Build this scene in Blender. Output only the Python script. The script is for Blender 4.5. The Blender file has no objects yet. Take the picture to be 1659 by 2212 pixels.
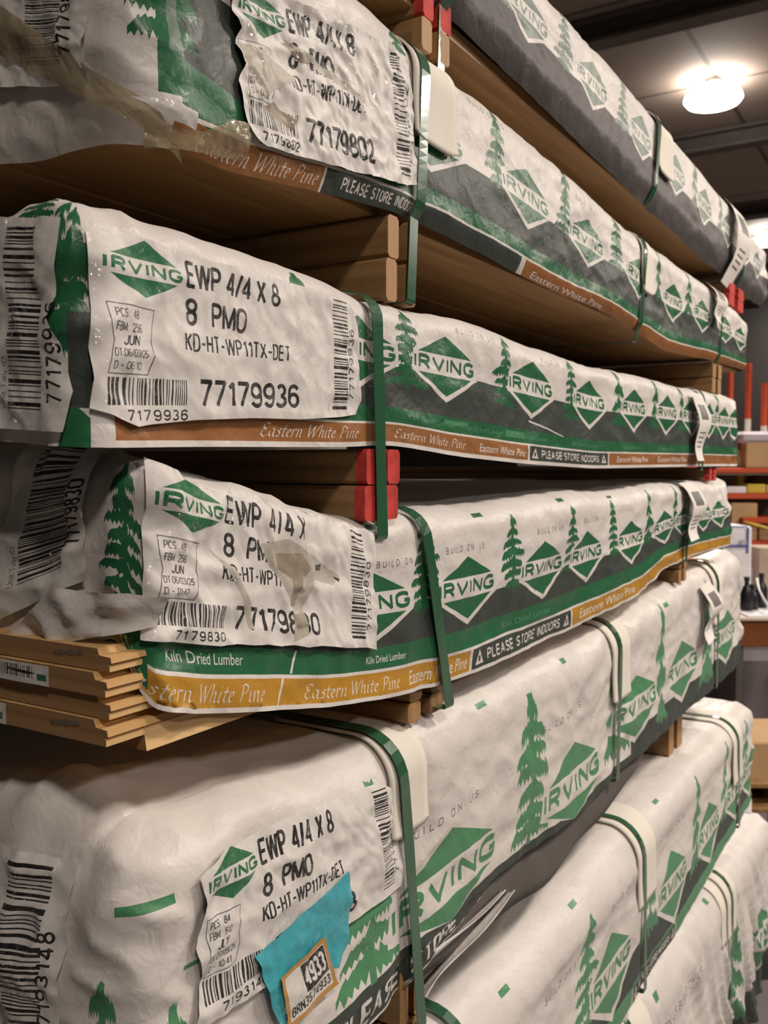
import bpy, math, random
import numpy as np
from mathutils import Vector, Matrix, noise
from mathutils.geometry import delaunay_2d_cdt

S = bpy.context.scene
COL = S.collection
R = math.radians

# ------------------------------------------------------------------ camera
CZ = 1.76                       # eye height above the floor
TH, PITCH, FPX = R(31.58), R(2.89), 2000.0
Fw = Vector((math.cos(TH)*math.cos(PITCH), math.sin(TH)*math.cos(PITCH), -math.sin(PITCH)))
Rt = Vector((math.sin(TH), -math.cos(TH), 0))
Up = Rt.cross(Fw)
CAM = Vector((0, 0, CZ))
cam = bpy.data.cameras.new('camera')
cam.sensor_fit = 'HORIZONTAL'; cam.sensor_width = 36; cam.lens = 36*FPX/1659
cam.clip_start = .02; cam.clip_end = 100
cam.dof.use_dof = True; cam.dof.focus_distance = .80; cam.dof.aperture_fstop = 17
co = bpy.data.objects.new('camera', cam); COL.objects.link(co)
m3 = Matrix((Rt, Up, -Fw)).transposed()
co.matrix_world = Matrix.Translation(CAM) @ m3.to_4x4()
S.camera = co

# ------------------------------------------------------------------ world, lamps, exposure
S.view_settings.view_transform = 'Standard'
try: S.view_settings.look = 'None'
except Exception: pass
S.view_settings.gamma = 1.0
S.view_settings.use_curve_mapping = False
S.view_settings.exposure = 0.0
w = bpy.data.worlds.new('warehouse_air'); S.world = w; w.use_nodes = True
w.node_tree.nodes['Background'].inputs[0].default_value = (1.0, .87, .72, 1)
w.node_tree.nodes['Background'].inputs[1].default_value = .03
LAMP_H = CZ + 2.6
WARM = (1.0, .885, .78)
LAMPS = [  # x, y, watts : high-bay lamps over aisle and racks; last three unseen, added for label sparkle
    (6.94, 1.524, 150), (11.6, 1.9, 150), (2.6, -1.5, 120), (-.9, -1.5, 66), (5.6, -2.2, 130), (9.0, -2.4, 120), (1.4, -4.6, 90), (4.6, -5.0, 90)]
for i, (lx, ly, lw) in enumerate(LAMPS):
    l = bpy.data.lights.new('lamp_light', 'AREA'); l.shape = 'DISK'; l.size = .46
    l.energy = lw; l.color = WARM
    lo = bpy.data.objects.new('lamp_light', l); COL.objects.link(lo)
    lo.location = (lx, ly, LAMP_H - .06)

# ------------------------------------------------------------------ pixel measuring
def ray(px, py):
    return Fw + Rt*((px-829.5)/FPX) + Up*((1106-py)/FPX)
def on_front(px, py, D):
    d = ray(px, py); t = D/d.y; return (d.x*t, CZ + d.z*t)
def on_end(px, py, X0):
    d = ray(px, py); t = X0/d.x; return (d.y*t, CZ + d.z*t)
def at_depth(px, py, dep):
    return CAM + ray(px, py)*dep

# ------------------------------------------------------------------ materials
def nt(name):
    m = bpy.data.materials.new(name); m.use_nodes = True
    t = m.node_tree; b = t.nodes['Principled BSDF']
    return m, t, b
def plain(name, col, rough=.6, spec=.4, metal=0, var=.12, vscale=9, coat=0, coat_rough=.1, bump=None, coatbump=None, trans=0):
    m, t, b = nt(name)
    N, L = t.nodes, t.links
    tc = N.new('ShaderNodeTexCoord')
    nz = N.new('ShaderNodeTexNoise'); nz.inputs['Scale'].default_value = vscale; nz.inputs['Detail'].default_value = 5
    L.new(tc.outputs['Object'], nz.inputs['Vector'])
    mr = N.new('ShaderNodeMapRange'); mr.inputs[1].default_value = .3; mr.inputs[2].default_value = .7
    mr.inputs[3].default_value = 1-var; mr.inputs[4].default_value = 1+var*.5
    L.new(nz.outputs['Fac'], mr.inputs[0])
    mx = N.new('ShaderNodeMix'); mx.data_type = 'RGBA'; mx.blend_type = 'MULTIPLY'; mx.inputs['Factor'].default_value = 1
    mx.inputs[6].default_value = (*col, 1)
    L.new(mr.outputs[0], mx.inputs[7]); L.new(mx.outputs[2], b.inputs['Base Color'])
    b.inputs['Roughness'].default_value = rough; b.inputs['Metallic'].default_value = metal
    b.inputs['Specular IOR Level'].default_value = spec
    b.inputs['Coat Weight'].default_value = coat; b.inputs['Coat Roughness'].default_value = coat_rough
    def bumpnode(scale, strength, dist, ridged):
        n1 = N.new('ShaderNodeTexNoise'); n1.inputs['Scale'].default_value = scale; n1.inputs['Detail'].default_value = 4
        if ridged:
            n1.noise_type = 'RIDGED_MULTIFRACTAL'
        n1.inputs['Distortion'].default_value = .6
        L.new(tc.outputs['Object'], n1.inputs['Vector'])
        bp = N.new('ShaderNodeBump'); bp.inputs['Strength'].default_value = strength; bp.inputs['Distance'].default_value = dist
        L.new(n1.outputs['Fac'], bp.inputs['Height'])
        return bp
    if bump: L.new(bumpnode(*bump).outputs[0], b.inputs['Normal'])
    if coatbump: L.new(bumpnode(*coatbump).outputs[0], b.inputs['Coat Normal'])
    return m
def emit(name, col, s):
    m, t, b = nt(name)
    b.inputs['Base Color'].default_value = (*col, 1)
    b.inputs['Emission Color'].default_value = (*col, 1); b.inputs['Emission Strength'].default_value = s
    return m
def pine(name, light, dark, axis=0, knots=True):
    m, t, b = nt(name); N, L = t.nodes, t.links
    tc = N.new('ShaderNodeTexCoord'); mp = N.new('ShaderNodeMapping')
    sc = [60, 60, 60]; sc[axis] = 2.2
    mp.inputs['Scale'].default_value = sc
    L.new(tc.outputs['Object'], mp.inputs['Vector'])
    nz = N.new('ShaderNodeTexNoise'); nz.inputs['Scale'].default_value = 1; nz.inputs['Detail'].default_value = 6; nz.inputs['Distortion'].default_value = .8
    L.new(mp.outputs[0], nz.inputs['Vector'])
    cr = N.new('ShaderNodeValToRGB'); cr.color_ramp.elements[0].color = (*dark, 1); cr.color_ramp.elements[1].color = (*light, 1)
    cr.color_ramp.elements[0].position = .3; cr.color_ramp.elements[1].position = .68
    L.new(nz.outputs['Fac'], cr.inputs[0])
    out = cr.outputs[0]
    if knots:
        mp2 = N.new('ShaderNodeMapping'); s2 = [9, 9, 9]; s2[axis] = 4.2
        mp2.inputs['Scale'].default_value = s2; L.new(tc.outputs['Object'], mp2.inputs['Vector'])
        vo = N.new('ShaderNodeTexVoronoi'); vo.inputs['Scale'].default_value = .6; L.new(mp2.outputs[0], vo.inputs['Vector'])
        cr2 = N.new('ShaderNodeValToRGB'); cr2.color_ramp.elements[0].position = .06; cr2.color_ramp.elements[1].position = .17
        L.new(vo.outputs['Distance'], cr2.inputs[0])
        mx = N.new('ShaderNodeMix'); mx.data_type = 'RGBA'
        L.new(cr2.outputs[0], mx.inputs['Factor']); mx.inputs[6].default_value = (dark[0]*.45, dark[1]*.38, dark[2]*.35, 1)
        L.new(out, mx.inputs[7]); out = mx.outputs[2]
    L.new(out, b.inputs['Base Color'])
    b.inputs['Roughness'].default_value = .6
    bp = N.new('ShaderNodeBump'); bp.inputs['Strength'].default_value = .25; bp.inputs['Distance'].default_value = .001
    L.new(nz.outputs['Fac'], bp.inputs['Height']); L.new(bp.outputs[0], b.inputs['Normal'])
    return m
def film(name, col, alpha):
    m, t, b = nt(name); N, L = t.nodes, t.links
    tr = N.new('ShaderNodeBsdfTransparent'); mix = N.new('ShaderNodeMixShader')
    tr.inputs[0].default_value = (col[0]**.3, col[1]**.3, col[2]**.3, 1)
    mix.inputs[0].default_value = alpha
    b.inputs['Base Color'].default_value = (*col, 1); b.inputs['Roughness'].default_value = .18
    tc = N.new('ShaderNodeTexCoord'); nz = N.new('ShaderNodeTexNoise'); nz.inputs['Scale'].default_value = 60; nz.inputs['Detail'].default_value = 4
    L.new(tc.outputs['Object'], nz.inputs['Vector'])
    bp = N.new('ShaderNodeBump'); bp.inputs['Strength'].default_value = .6; bp.inputs['Distance'].default_value = .004
    L.new(nz.outputs['Fac'], bp.inputs['Height']); L.new(bp.outputs[0], b.inputs['Normal'])
    L.new(tr.outputs[0], mix.inputs[1]); L.new(b.outputs[0], mix.inputs[2])
    L.new(mix.outputs[0], N['Material Output'].inputs[0])
    return m

WB = (55, .34, .005, False)
def wrapmat(n, c, r=.42, spec=.35):
    return plain(n, c, r, spec, var=.10, vscale=7, bump=WB)
M = {}
M['white'] = wrapmat('white_wrap_film', (.68, .64, .61))
M['green'] = wrapmat('green_print', (.022, .128, .054), .36)
M['slate'] = wrapmat('dark_slate_print', (.048, .060, .053), .45, .25)
M['greyslate'] = wrapmat('faded_slate_print', (.098, .088, .088), .5, .2)
M['gold'] = wrapmat('gold_print', (.46, .235, .028), .4)
M['brown'] = wrapmat('brown_print', (.30, .125, .04), .4)
M['ink'] = wrapmat('grey_print', (.16, .15, .14))
M['greygreen'] = wrapmat('faded_green_print', (.16, .22, .18))
M['fgreen'] = wrapmat('pale_green_print', (.075, .25, .12), .36)
CB = (64, 1.0, .10, False)
def labmat(n, c):
    return plain(n, c, .5, .3, var=.04, vscale=14, coat=1.0, coat_rough=.035, coatbump=CB, bump=(60, .12, .003, False))
M['paper'] = labmat('white_label_under_tape', (.74, .71, .68))
M['lgreen'] = labmat('label_green_ink', (.012, .15, .055))
M['black'] = labmat('label_black_ink', (.012, .011, .012))
M['lgrey'] = labmat('label_grey_ink', (.10, .095, .10))
M['torn'] = labmat('torn_tape_patch', (.30, .25, .19))
M['tornlight'] = labmat('scuffed_tape', (.50, .46, .40))
M['blue'] = labmat('turquoise_sticker', (.045, .40, .48))
M['orange'] = labmat('orange_tag', (.50, .25, .05))
M['edge'] = plain('label_backing_edge', (.62, .56, .44), .6)
M['strap'] = plain('green_strap', (.025, .105, .05), .22, .6, var=.15, coat=.5, coat_rough=.12)
M['card'] = plain('white_card_guard', (.74, .70, .62), .75, .2, var=.05)
M['tagpaper'] = plain('white_tag_paper', (.72, .68, .64), .7, .2, var=.05)
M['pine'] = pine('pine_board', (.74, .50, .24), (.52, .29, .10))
M['pine_dull'] = pine('dark_brown_pine', (.36, .205, .075), (.23, .115, .036))  # darker, browner pine for the underside boards and the pallet
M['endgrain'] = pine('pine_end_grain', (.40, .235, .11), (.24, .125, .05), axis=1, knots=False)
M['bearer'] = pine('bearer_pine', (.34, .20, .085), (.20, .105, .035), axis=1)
M['bearer_end'] = pine('bearer_end_grain', (.42, .235, .095), (.28, .145, .05), axis=2, knots=False)
M['red'] = plain('red_end_paint', (.52, .055, .045), .7, .2, var=.35, vscale=60)
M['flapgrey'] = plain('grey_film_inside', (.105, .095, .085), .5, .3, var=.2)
M['film'] = film('clear_tape', (.42, .34, .22), .55)

# ------------------------------------------------------------------ object helpers
def tag(o, label=None, cat=None, group=None, kind=None):
    if label: o['label'] = label
    if cat: o['category'] = cat
    if group: o['group'] = group
    if kind: o['kind'] = kind
    return o
def empty(name, loc):
    o = bpy.data.objects.new(name, None); o.location = loc; o.empty_display_size = .05; COL.objects.link(o); return o
def mesh_obj(name, verts, faces, mats, fm=None, parent=None, smooth=True, origin=None):
    """verts in world metres; the origin goes to the middle (or to ORIGIN)"""
    V = np.array([tuple(v) for v in verts], dtype=float)
    og = np.array(origin if origin is not None else (V.min(0)+V.max(0))/2)
    me = bpy.data.meshes.new(name)
    me.from_pydata((V-og).tolist(), [], faces)
    for m in mats: me.materials.append(m)
    if fm is not None: me.polygons.foreach_set('material_index', np.array(fm, dtype=np.int32))
    me.polygons.foreach_set('use_smooth', [bool(smooth)]*len(me.polygons))
    me.update()
    o = bpy.data.objects.new(name, me); COL.objects.link(o)
    if parent:
        pl = Vector((0, 0, 0)); q = parent
        while q: pl += q.location; q = q.parent
        o.parent = parent; o.location = Vector(og) - pl
    else:
        o.location = og
    return o
class MB:
    def __init__(s): s.v = []; s.f = []; s.m = []
    def add(s, v, f, m=0):
        b = len(s.v); s.v += [tuple(x) for x in v]; s.f += [tuple(i+b for i in q) for q in f]; s.m += [m]*len(f)
    def box(s, lo, hi, m=0, c=0, axes=None, org=None):
        """box with chamfer c, optionally in a frame AXES at ORG"""
        (x0, y0, z0), (x1, y1, z1) = lo, hi
        if c <= 0:
            V = [(x, y, z) for x in (x0, x1) for y in (y0, y1) for z in (z0, z1)]
            F = [(0, 1, 3, 2), (4, 6, 7, 5), (0, 4, 5, 1), (2, 3, 7, 6), (0, 2, 6, 4), (1, 5, 7, 3)]
        else:
            V, F, ix = [], [], {}
            c = min(c, (x1-x0)*.45, (y1-y0)*.45, (z1-z0)*.45)
            for i, (x, ex) in enumerate(((x0, c), (x1, -c))):
                for j, (y, ey) in enumerate(((y0, c), (y1, -c))):
                    for k, (z, ez) in enumerate(((z0, c), (z1, -c))):
                        for a, p in enumerate(((x, y+ey, z+ez), (x+ex, y, z+ez), (x+ex, y+ey, z))):
                            ix[(i, j, k, a)] = len(V); V.append(p)
            for i in (0, 1):
                q = [ix[(i, 0, 0, 0)], ix[(i, 1, 0, 0)], ix[(i, 1, 1, 0)], ix[(i, 0, 1, 0)]]; F.append(q if i else q[::-1])
                q = [ix[(0, i, 0, 1)], ix[(1, i, 0, 1)], ix[(1, i, 1, 1)], ix[(0, i, 1, 1)]]; F.append(q if not i else q[::-1])
                q = [ix[(0, 0, i, 2)], ix[(1, 0, i, 2)], ix[(1, 1, i, 2)], ix[(0, 1, i, 2)]]; F.append(q if i else q[::-1])
            for a in (0, 1):
                for bb in (0, 1):
                    F.append([ix[(a, bb, 0, 0)], ix[(a, bb, 1, 0)], ix[(a, bb, 1, 1)], ix[(a, bb, 0, 1)]])
                    F.append([ix[(a, 0, bb, 0)], ix[(a, 1, bb, 0)], ix[(a, 1, bb, 2)], ix[(a, 0, bb, 2)]])
                    F.append([ix[(0, a, bb, 1)], ix[(1, a, bb, 1)], ix[(1, a, bb, 2)], ix[(0, a, bb, 2)]])
            for i in (0, 1):
                for j in (0, 1):
                    for k in (0, 1): F.append([ix[(i, j, k, 0)], ix[(i, j, k, 1)], ix[(i, j, k, 2)]])
        if axes:
            V = [Vector(org)+axes[0]*p[0]+axes[1]*p[1]+axes[2]*p[2] for p in V]
        s.add(V, F, m)
    def extrude(s, prof, axis, a, b, m=0, mcap=None):
        """closed profile of 2-D points swept along axis from a to b"""
        n = len(prof)
        def P(t, q):
            return {'x': (t, q[0], q[1]), 'y': (q[0], t, q[1]), 'z': (q[0], q[1], t)}[axis]
        s.add([P(a, q) for q in prof]+[P(b, q) for q in prof], [(i, (i+1) % n, n+(i+1) % n, n+i) for i in range(n)], m)
        mc = m if mcap is None else mcap
        s.add([P(a, q) for q in prof], [tuple(range(n))[::-1]], mc)
        s.add([P(b, q) for q in prof], [tuple(range(n))], mc)
    def tube(s, pts, r, n=8, m=0, cap=True):
        pts = [Vector(p) for p in pts]; rings = []
        for i, p in enumerate(pts):
            d = (pts[min(i+1, len(pts)-1)]-pts[max(i-1, 0)]).normalized()
            a = d.cross(Vector((0, 0, 1))); a = a.normalized() if a.length > .01 else Vector((1, 0, 0))
            c = d.cross(a); rr = r[i] if isinstance(r, (list, tuple)) else r
            rings.append([p+a*math.cos(2*math.pi*k/n)*rr+c*math.sin(2*math.pi*k/n)*rr for k in range(n)])
        V = [q for g in rings for q in g]
        F = [(i*n+k, i*n+(k+1) % n, (i+1)*n+(k+1) % n, (i+1)*n+k) for i in range(len(pts)-1) for k in range(n)]
        if cap: F += [tuple(range(n))[::-1], tuple(range((len(pts)-1)*n, len(pts)*n))]
        s.add(V, F, m)
    def build(s, name, mats, parent=None, smooth=False, origin=None):
        return mesh_obj(name, s.v, s.f, mats if isinstance(mats, list) else [mats], s.m, parent, smooth, origin)

# ------------------------------------------------------------------ flat print: shapes painted into a sheet
_tc = {}
def glyphs(text, bold=0.0):
    k = (text, bold)
    if k not in _tc:
        c = bpy.data.curves.new('lettering', 'FONT'); c.body = text; c.fill_mode = 'NONE'; c.resolution_u = 3; c.offset = bold
        o = bpy.data.objects.new('lettering', c); me = o.to_mesh()
        V = np.array([v.co[:2] for v in me.vertices]); nb = {}
        for e in me.edges:
            a, b = e.vertices; nb.setdefault(a, []).append(b); nb.setdefault(b, []).append(a)
        seen, cs = set(), []
        for a in nb:
            if a in seen: continue
            loop = [a]; seen.add(a); cur = a
            while True:
                nx = [q for q in nb[cur] if q not in seen]
                if not nx: break
                cur = nx[0]; seen.add(cur); loop.append(cur)
            if len(loop) > 2: cs.append(V[loop])
        o.to_mesh_clear(); bpy.data.objects.remove(o); bpy.data.curves.remove(c)
        A = np.concatenate(cs); lo, hi = A.min(0), A.max(0)
        _tc[k] = [(q-lo)/(hi-lo) for q in cs]
    return _tc[k]
def text(t, x0, y0, x1, y1, bold=0.0, shear=0.0, rot=False):
    out = []
    for q in glyphs(t, bold):
        a, b = q[:, 0], q[:, 1]
        if rot: out.append(np.stack([x1-b*(x1-x0), y0+a*(y1-y0)], 1))
        else: out.append(np.stack([x0+a*(x1-x0)+shear*b*(y1-y0), y0+b*(y1-y0)], 1))
    return out
def rect(x0, y0, x1, y1): return [np.array([(x0, y0), (x1, y0), (x1, y1), (x0, y1)])]
def poly(p): return [np.array(p, dtype=float)]
SCR = {'E': (1.0, [[(.95, 1.45), (.55, 1.62), (.25, 1.4), (.3, 1.05), (.62, .88)], [(.62, .88), (.18, .7), (.1, .3), (.4, 0), (.92, .22)]]),
 'a': (.95, [[(.7, .8), (.45, 1), (.15, .7), (.1, .3), (.3, 0), (.55, .25), (.74, .97)], [(.74, .97), (.65, .2), (.75, 0), (.95, .15)]]),
 's': (.72, [[(.6, .85), (.4, 1), (.2, .8), (.52, .42), (.4, .05), (.1, .12)]]),
 't': (.6, [[(.38, 1.4), (.2, .3), (.35, 0), (.58, .15)], [(.05, .95), (.6, .97)]]),
 'e': (.68, [[(.12, .48), (.55, .65), (.5, .95), (.25, .9), (.1, .4), (.3, 0), (.62, .2)]]),
 'r': (.66, [[(.05, .85), (.2, 1), (.15, 0)], [(.18, .6), (.4, 1), (.62, .88)]]),
 'n': (.92, [[(.05, .85), (.2, 1), (.15, 0)], [(.18, .6), (.5, 1), (.65, .85), (.58, .15), (.7, 0), (.88, .15)]]),
 'W': (1.55, [[(0, 1.48), (.18, 1.6), (.32, 0)], [(.32, 0), (.85, 1.5)], [(.85, 1.5), (.9, 0)], [(.9, 0), (1.55, 1.65)]]),
 'h': (.88, [[(.25, 1.65), (.12, 0)], [(.15, .6), (.45, 1), (.62, .8), (.55, .15), (.68, 0), (.85, .12)]]),
 'i': (.45, [[(.08, .88), (.2, 1), (.14, .15), (.28, 0), (.42, .12)], [(.24, 1.3), (.29, 1.42)]]),
 'P': (1.0, [[(.38, 1.5), (.2, 0)], [(.08, 1.38), (.5, 1.64), (.95, 1.4), (.82, .92), (.36, .74)]]), ' ': (.55, [])}
def script(t, x0, y0, x1, h, slant=.32):
    """broad-nib italic writing: every stroke is swept with a slanted pen nib"""
    tot = sum(SCR[c][0] for c in t); kx = (x1-x0)/tot; ky = h/1.65
    nib = np.array([.07*kx*1.0, .055*ky]); out = []; cx = 0
    for c in t:
        adv, st = SCR[c]
        for s in st:
            p = np.array([(x0+(cx+a)*kx+slant*b*ky, y0+b*ky) for a, b in s])
            for a, b in zip(p[:-1], p[1:]):
                out.append([np.array([a-nib, b-nib, b+nib, a+nib])])
        cx += adv
    return out
def bars(x0, y0, x1, y1, n, rng, vertical=True, m=None):
    out = []; t = 0; ws = [rng.choice((1, 1, 1, 2, 2, 3)) for _ in range(2*n)]; k = 1/sum(ws)
    for i, q in enumerate(ws):
        if i % 2 == 0:
            a, b = t, t+q*k*.98
            out.append(rect(x0+a*(x1-x0), y0, x0+b*(x1-x0), y1) if vertical else rect(x0, y0+a*(y1-y0), x1, y0+b*(y1-y0)))
        t += q*k
    return out
def conifer(cx, y0, y1, w, rng, lod=1.0):
    """stamp-like conifer: stacked jagged tiers with gaps"""
    out = []; h = y1-y0; n = 7 if lod > .5 else 4
    out.append(poly([(cx-.035*w, y0), (cx+.035*w, y0), (cx+.02*w, y1-.04*h), (cx, y1), (cx-.02*w, y1-.04*h)]))
    for i in range(n):
        t = i/(n-1); yb = y0+h*(.04+.80*t); half = w*.46*(1-.66*t**1.3)*rng.uniform(.65, 1.15)
        th = h*.88/n*rng.uniform(.95, 1.25)
        for sgn in (-1, 1):
            hw = half*rng.uniform(.8, 1.08); k = 5 if lod > .5 else 3; P = [(cx-sgn*.04*w, yb+th*.25)]
            drop = th*rng.uniform(-.05, .3)
            for j in range(1, k+1):
                f = j/k
                P.append((cx+sgn*hw*(f-.5/k), yb-drop*f+th*rng.uniform(.10, .28)))
                P.append((cx+sgn*hw*f, yb-drop*f-th*rng.uniform(0, .16)))
            P.append((cx+sgn*hw*1.0, yb-drop+th*.3))
            for j in range(k-1, 0, -1):
                f = j/k
                P.append((cx+sgn*hw*(f+.04), yb-drop*f*.6+th*(.5+.45*(1-f))*rng.uniform(.75, 1.0)))
                P.append((cx+sgn*hw*(f-.12), yb-drop*f*.6+th*(.55+.5*(1-f))*rng.uniform(.9, 1.25)))
            P.append((cx-sgn*.04*w, yb+th*1.1))
            out.append(poly(P))
    return out
def logo(cx, cz, w, h, backing=True, txt='lettering', bold=.02):
    """two green triangles with a lettered white band between; (layer, contours) pairs"""
    o = []
    if backing: o.append(('white', poly([(cx, cz+.58*h), (cx+.5*w, cz+.2*h), (cx+.53*w, cz-.17*h), (cx+.49*w, cz-.19*h), (cx, cz-.62*h), (cx-.49*w, cz-.19*h), (cx-.53*w, cz-.17*h), (cx-.5*w, cz+.2*h)])))
    o.append(('green', poly([(cx-.43*w, cz+.17*h), (cx+.43*w, cz+.17*h), (cx, cz+.5*h)])))
    o.append(('green', poly([(cx-.43*w, cz-.17*h), (cx, cz-.52*h), (cx+.43*w, cz-.17*h)])))
    for q in stext('IRVING', cx-.49*w, cz-.125*h, cx+.49*w, cz+.135*h, .25, 0, False, .22): o.append(('green', q))
    return o

def arc(cx, cy, rx, ry, a0, a1, n=7):
    return [(cx+rx*math.cos(R(a0+(a1-a0)*i/n)), cy+ry*math.sin(R(a0+(a1-a0)*i/n))) for i in range(n+1)]
_o = arc(.25, .73, .25, .27, 0, 180)+arc(.25, .27, .25, .27, 180, 360)+[(.5, .73)]
GL = {'A': (.54, [[(0, 0), (.27, 1), (.54, 0)], [(.1, .33), (.44, .33)]]), 'E': (.46, [[(.46, 1), (0, 1), (0, 0), (.46, 0)], [(0, .52), (.42, .52)]]),
 'W': (.82, [[(0, 1), (.2, 0), (.41, 1), (.62, 0), (.82, 1)]]), 'P': (.48, [[(0, 0), (0, 1), (.26, 1)]+arc(.26, .74, .22, .26, 90, -90)+[(0, .48)]]),
 'R': (.5, [[(0, 0), (0, 1), (.28, 1)]+arc(.28, .75, .21, .25, 90, -90)+[(0, .5)], [(.26, .5), (.5, 0)]]), '4': (.52, [[(.38, 0), (.38, 1), (0, .28), (.52, .28)]]),
 '/': (.28, [[(0, -.02), (.28, 1.02)]]), 'X': (.5, [[(0, 0), (.5, 1)], [(0, 1), (.5, 0)]]), '8': (.5, [arc(.25, .76, .21, .24, 0, 360, 14), arc(.25, .26, .25, .26, 0, 360, 14)]),
 'M': (.66, [[(0, 0), (0, 1), (.33, .1), (.66, 1), (.66, 0)]]), 'O': (.5, [_o]), '0': (.5, [_o]), 'K': (.5, [[(0, 0), (0, 1)], [(.5, 1), (0, .42)], [(.16, .6), (.5, 0)]]),
 'D': (.5, [[(0, 0), (0, 1), (.2, 1)]+arc(.2, .7, .3, .3, 90, 0)+arc(.2, .3, .3, .3, 0, -90)+[(0, 0)]]), '-': (.36, [[(0, .45), (.36, .45)]]),
 'H': (.48, [[(0, 0), (0, 1)], [(.48, 0), (.48, 1)], [(0, .52), (.48, .52)]]), 'T': (.46, [[(0, 1), (.46, 1)], [(.23, 1), (.23, 0)]]), '1': (.26, [[(.02, .78), (.22, .98), (.22, 0)]]),
 '2': (.5, [arc(.25, .72, .25, .28, 170, -25)+[(0, 0), (.5, 0)]]), '3': (.48, [arc(.23, .75, .21, .25, 155, -90), arc(.23, .25, .25, .25, 90, -155)]),
 '5': (.5, [[(.46, 1), (.06, 1), (.02, .5)]+arc(.24, .31, .26, .31, 125, -155)]), '6': (.5, [arc(.25, .3, .25, .3, 0, 360, 14), arc(.25, .72, .25, .28, 25, 180)+[(0, .3)]]),
 '9': (.5, [arc(.25, .7, .25, .3, 0, 360, 14), arc(.25, .28, .25, .28, 205, 360)+[(.5, .7)]]), '7': (.5, [[(0, 1), (.5, 1), (.17, 0)]]),
 'J': (.44, [[(.44, 1), (.44, .25)]+arc(.22, .25, .22, .25, 0, -180)]), 'U': (.5, [[(0, 1), (0, .27)]+arc(.25, .27, .25, .27, 180, 360)+[(.5, 1)]]), 'N': (.5, [[(0, 0), (0, 1), (.5, 0), (.5, 1)]]),
 'L': (.42, [[(0, 1), (0, 0), (.42, 0)]]), 'Y': (.52, [[(0, 1), (.26, .48), (.52, 1)], [(.26, .48), (.26, 0)]]), 'C': (.5, [arc(.25, .73, .25, .27, 20, 180)+arc(.25, .27, .25, .27, 180, 340)]),
 'S': (.5, [arc(.25, .75, .22, .25, 25, 270)+arc(.25, .25, .24, .25, 90, -155)[1:]]), 'F': (.44, [[(.44, 1), (0, 1), (0, 0)], [(0, .52), (.38, .52)]]),
 'B': (.5, [[(0, 0), (0, 1), (.26, 1)]+arc(.26, .76, .2, .24, 90, -90)+[(0, .52)], [(.26, .52)]+arc(.26, .26, .24, .26, 90, -90)+[(0, 0)]]), ':': (.06, [[(.03, .08), (.03, .16)], [(.03, .55), (.03, .63)]]),
 'I': (.02, [[(.01, 0), (.01, 1)]]), 'V': (.56, [[(0, 1), (.28, 0), (.56, 1)]]), 'G': (.58, [arc(.28, .7, .28, .3, 30, 180)+arc(.28, .3, .28, .3, 180, 330)+[(.56, .44), (.32, .44)]]), ' ': (.2, [])}
def stext(t, x0, y0, x1, y1, thick=.16, shear=0.0, rot=False, gap=.19):
    """condensed block lettering: strokes of even width, a list of shapes"""
    tot = sum(GL[c][0]+gap for c in t)-gap; W, H = (y1-y0, x1-x0) if rot else (x1-x0, y1-y0)
    tk = thick*H; kx = (W-tk)/max(tot, .01); ky = H-tk; out = []; cx = 0
    def place(q):
        a, b = q[:, 0]+shear*q[:, 1], q[:, 1]
        return [np.stack([x1-b, y0+a], 1) if rot else np.stack([x0+a, y0+b], 1)]
    for c in t:
        wd, st = GL[c]
        for s_ in st:
            p = np.array([(tk/2+(cx+a)*kx, tk/2+b*ky) for a, b in s_]); n = len(p)
            closed = np.hypot(*(p[0]-p[-1])) < 1e-7
            for i, (a, b) in enumerate(zip(p[:-1], p[1:])):
                d = (b-a)/max(np.hypot(*(b-a)), 1e-9); nn = np.array([-d[1], d[0]])*tk/2
                ea = d*tk*.18 if (i > 0 or closed) else d*0; eb = d*tk*.18 if (i < n-2 or closed) else d*0
                out.append(place(np.array([a-nn-ea, b-nn+eb, b+nn+eb, a+nn-ea])))
        cx += wd+gap
    return out
def inside(contours, P):
    ins = np.zeros(len(P), bool)
    for c in contours:
        x0, y0 = c[:, 0], c[:, 1]; x1, y1 = np.roll(x0, -1), np.roll(y0, -1)
        for a, b, cc, d in zip(x0, y0, x1, y1):
            if b == d: continue
            k = (P[:, 1] < b) != (P[:, 1] < d)
            ins ^= k & (P[:, 0] < (cc-a)*(P[:, 1]-b)/(d-b)+a)
    return ins
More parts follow.
